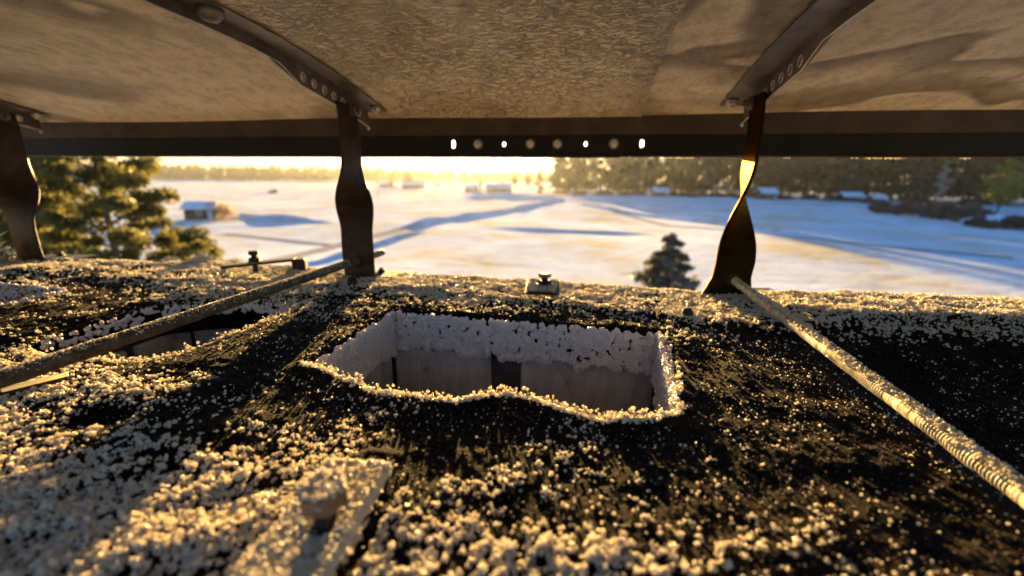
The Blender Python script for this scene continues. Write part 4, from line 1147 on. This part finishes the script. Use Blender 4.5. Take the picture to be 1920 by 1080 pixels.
for px, D, s in ((1180, 262, 1), (1300, 255, 1.1), (1390, 246, 1), (1480, 236, 1.1), (1560, 222, 1.2), (1640, 206, 1.0)):
    p = at(px, D); place(bsh, p.x, p.y, s, 'grey undergrowth along the foot of the wood, ' + ({1640: 'just before the red outbuilding', 1480: 'right of the dark red house', 1560: 'left of the grey cottage'}.get(px, where(px))), 'bush')

# ------------------------------------------------------------------ buildings
M_SNOWROOF = noisy('roof_snow', [(.3, (.72, .74, .78)), (.7, (.85, .86, .88))], 2, .6, bscale=4, bdist=.03)
M_RED = noisy('red_boards', [(.3, (.16, .035, .025)), (.7, (.24, .055, .035))], 3, .85, stretch=(6, 6, .5))
M_DARKWALL = noisy('dark_boards', [(.3, (.02, .02, .024)), (.7, (.04, .04, .045))], 3, .85, stretch=(6, 6, .5))
M_YWALL = noisy('ochre_boards', [(.3, (.30, .22, .12)), (.7, (.42, .32, .18))], 3, .85)
M_WIN = noisy('window_glass', [(.3, (.03, .04, .05)), (.7, (.06, .07, .08))], 3, .1, spec=.6)
M_TRIM = noisy('white_trim', [(.3, (.6, .6, .6)), (.7, (.75, .75, .74))], 3, .7)
def house(name, px, D, w_, d_, h_, rh, rz, wall, label, cat='house', wins=2, chim_=False):
    p = at(px, D); o = empty(name, (p.x, p.y, gz(p.x, p.y) - .15), rz); tag(o, label, cat)
    B = MB(); x, y = w_ / 2, d_ / 2
    B.add([(-x, -y, 0), (x, -y, 0), (x, y, 0), (-x, y, 0), (-x, -y, h_), (x, -y, h_), (x, y, h_), (-x, y, h_), (-x, 0, h_ + rh), (x, 0, h_ + rh)],
          [(0, 1, 5, 4), (1, 2, 6, 9, 5), (2, 3, 7, 6), (3, 0, 4, 8, 7), (3, 2, 1, 0)]); B.build('wall', wall, o)
    e = .5; B = MB(); zt = h_ + rh; ze = h_ - rh * e / y
    for s_ in (-1, 1):
        v = [(-x - e, s_ * (y + e), ze), (x + e, s_ * (y + e), ze), (x + e, 0, zt), (-x - e, 0, zt)]
        B.add([(a, b, c + .02) for a, b, c in v] + [(a, b, c + .30) for a, b, c in v], [(3, 2, 1, 0), (4, 5, 6, 7), (0, 1, 5, 4), (1, 2, 6, 5), (3, 0, 4, 7)])
    B.build('roof', M_SNOWROOF, o)
    for i in range(wins):
        cx = -x + w_ * (i + 1) / (wins + 1)
        for s_ in (-1, 1):
            B = MB(); B.box((cx, s_ * (y + .02), h_ * .58), (1.0, .06, 1.1)); f_ = B.build('window', M_TRIM, o)
            B = MB(); B.box((cx, s_ * (y + .055), h_ * .58), (.8, .03, .9)); B.build('pane', M_WIN, f_)
    B = MB(); B.box((x * .75, -(y + .02), 1.05), (.9, .06, 2.1)); B.build('door', M_TRIM if wall is not M_YWALL else M_RED, o)
    if chim_: B = MB(); B.box((w_ * .15, 0, zt + .4), (.7, .7, 1.2)); B.build('chimney_stack', M_MORTAR, o)
    return o
house('shed', 370, 98, 6.0, 4.0, 2.6, 1.1, .15, M_DARKWALL, 'small dark shed with snow roof in the field right of the pine', 'shed', 1)
house('barn', 775, 380, 18, 9, 3.2, 2.6, .1, M_RED, 'low red barn under the sun glow left of centre', 'barn', 3)
house('barn', 722, 430, 10, 7, 3.0, 2.2, -.1, M_DARKWALL, 'grey outbuilding left of the red barn', 'barn', 1)
house('house', 935, 300, 17, 8, 3.0, 2.3, .05, M_DARKWALL, 'long low house with snowy roof below the sun', 'house', 4, True)
house('house', 885, 312, 9, 7, 2.8, 2.0, -.1, M_YWALL, 'small ochre house beside the long snowy-roofed one', 'house', 2)
house('house', 1440, 236, 9, 7, 3.4, 2.4, .1, M_RED, 'dark red house at the wood edge right of the strap', 'house', 2, True)
house('house', 1600, 220, 9, 6, 2.8, 1.8, -.1, M_DARKWALL, 'grey cottage with snow roof at the foot of the wood', 'house', 2)
house('house', 1650, 212, 7, 5, 2.4, 1.5, .1, M_RED, 'little red outbuilding right of the grey cottage', 'shed', 1)
house('shed', 1872, 98, 6.5, 5, 1.3, 1.0, .3, M_DARKWALL, 'low shed buried under snow behind the hedge at right', 'shed', 1)
house('house', 1240, 262, 9, 6, 2.8, 1.8, .0, M_DARKWALL, 'snow-roofed hut at the wood edge left of the strap', 'house', 2)
pl = MB(); p = at(707, 210); pl.tube([(0, 0, 0), (0, 0, 7.0)], [.14, .10], 8)
po = empty('power_pole', (p.x, p.y, gz(p.x, p.y))); pl.build('pole', M_BARK, po)
B = MB(); B.box((0, 0, 6.6), (1.6, .12, .12)); B.build('crossarm', M_BARK, po); tag(po, 'wooden power pole left of the red barn', 'pole')

# ------------------------------------------------------------------ haze
def haze():
    B = MB(); B.box((0, 2400, 20), (13000, 11000, 52)); m_ = bpy.data.materials.new('haze'); m_.use_nodes = True
    n = m_.node_tree; n.nodes.clear(); out = n.nodes.new('ShaderNodeOutputMaterial'); v = n.nodes.new('ShaderNodeVolumePrincipled')
    v.inputs['Color'].default_value = (.93, .95, 1, 1); v.inputs['Density'].default_value = HAZE; v.inputs['Anisotropy'].default_value = .62
    n.links.new(v.outputs[0], out.inputs['Volume']); o = B.build('haze', m_); tag(o, kind='stuff')
    return o
HAZE = .000055
haze()
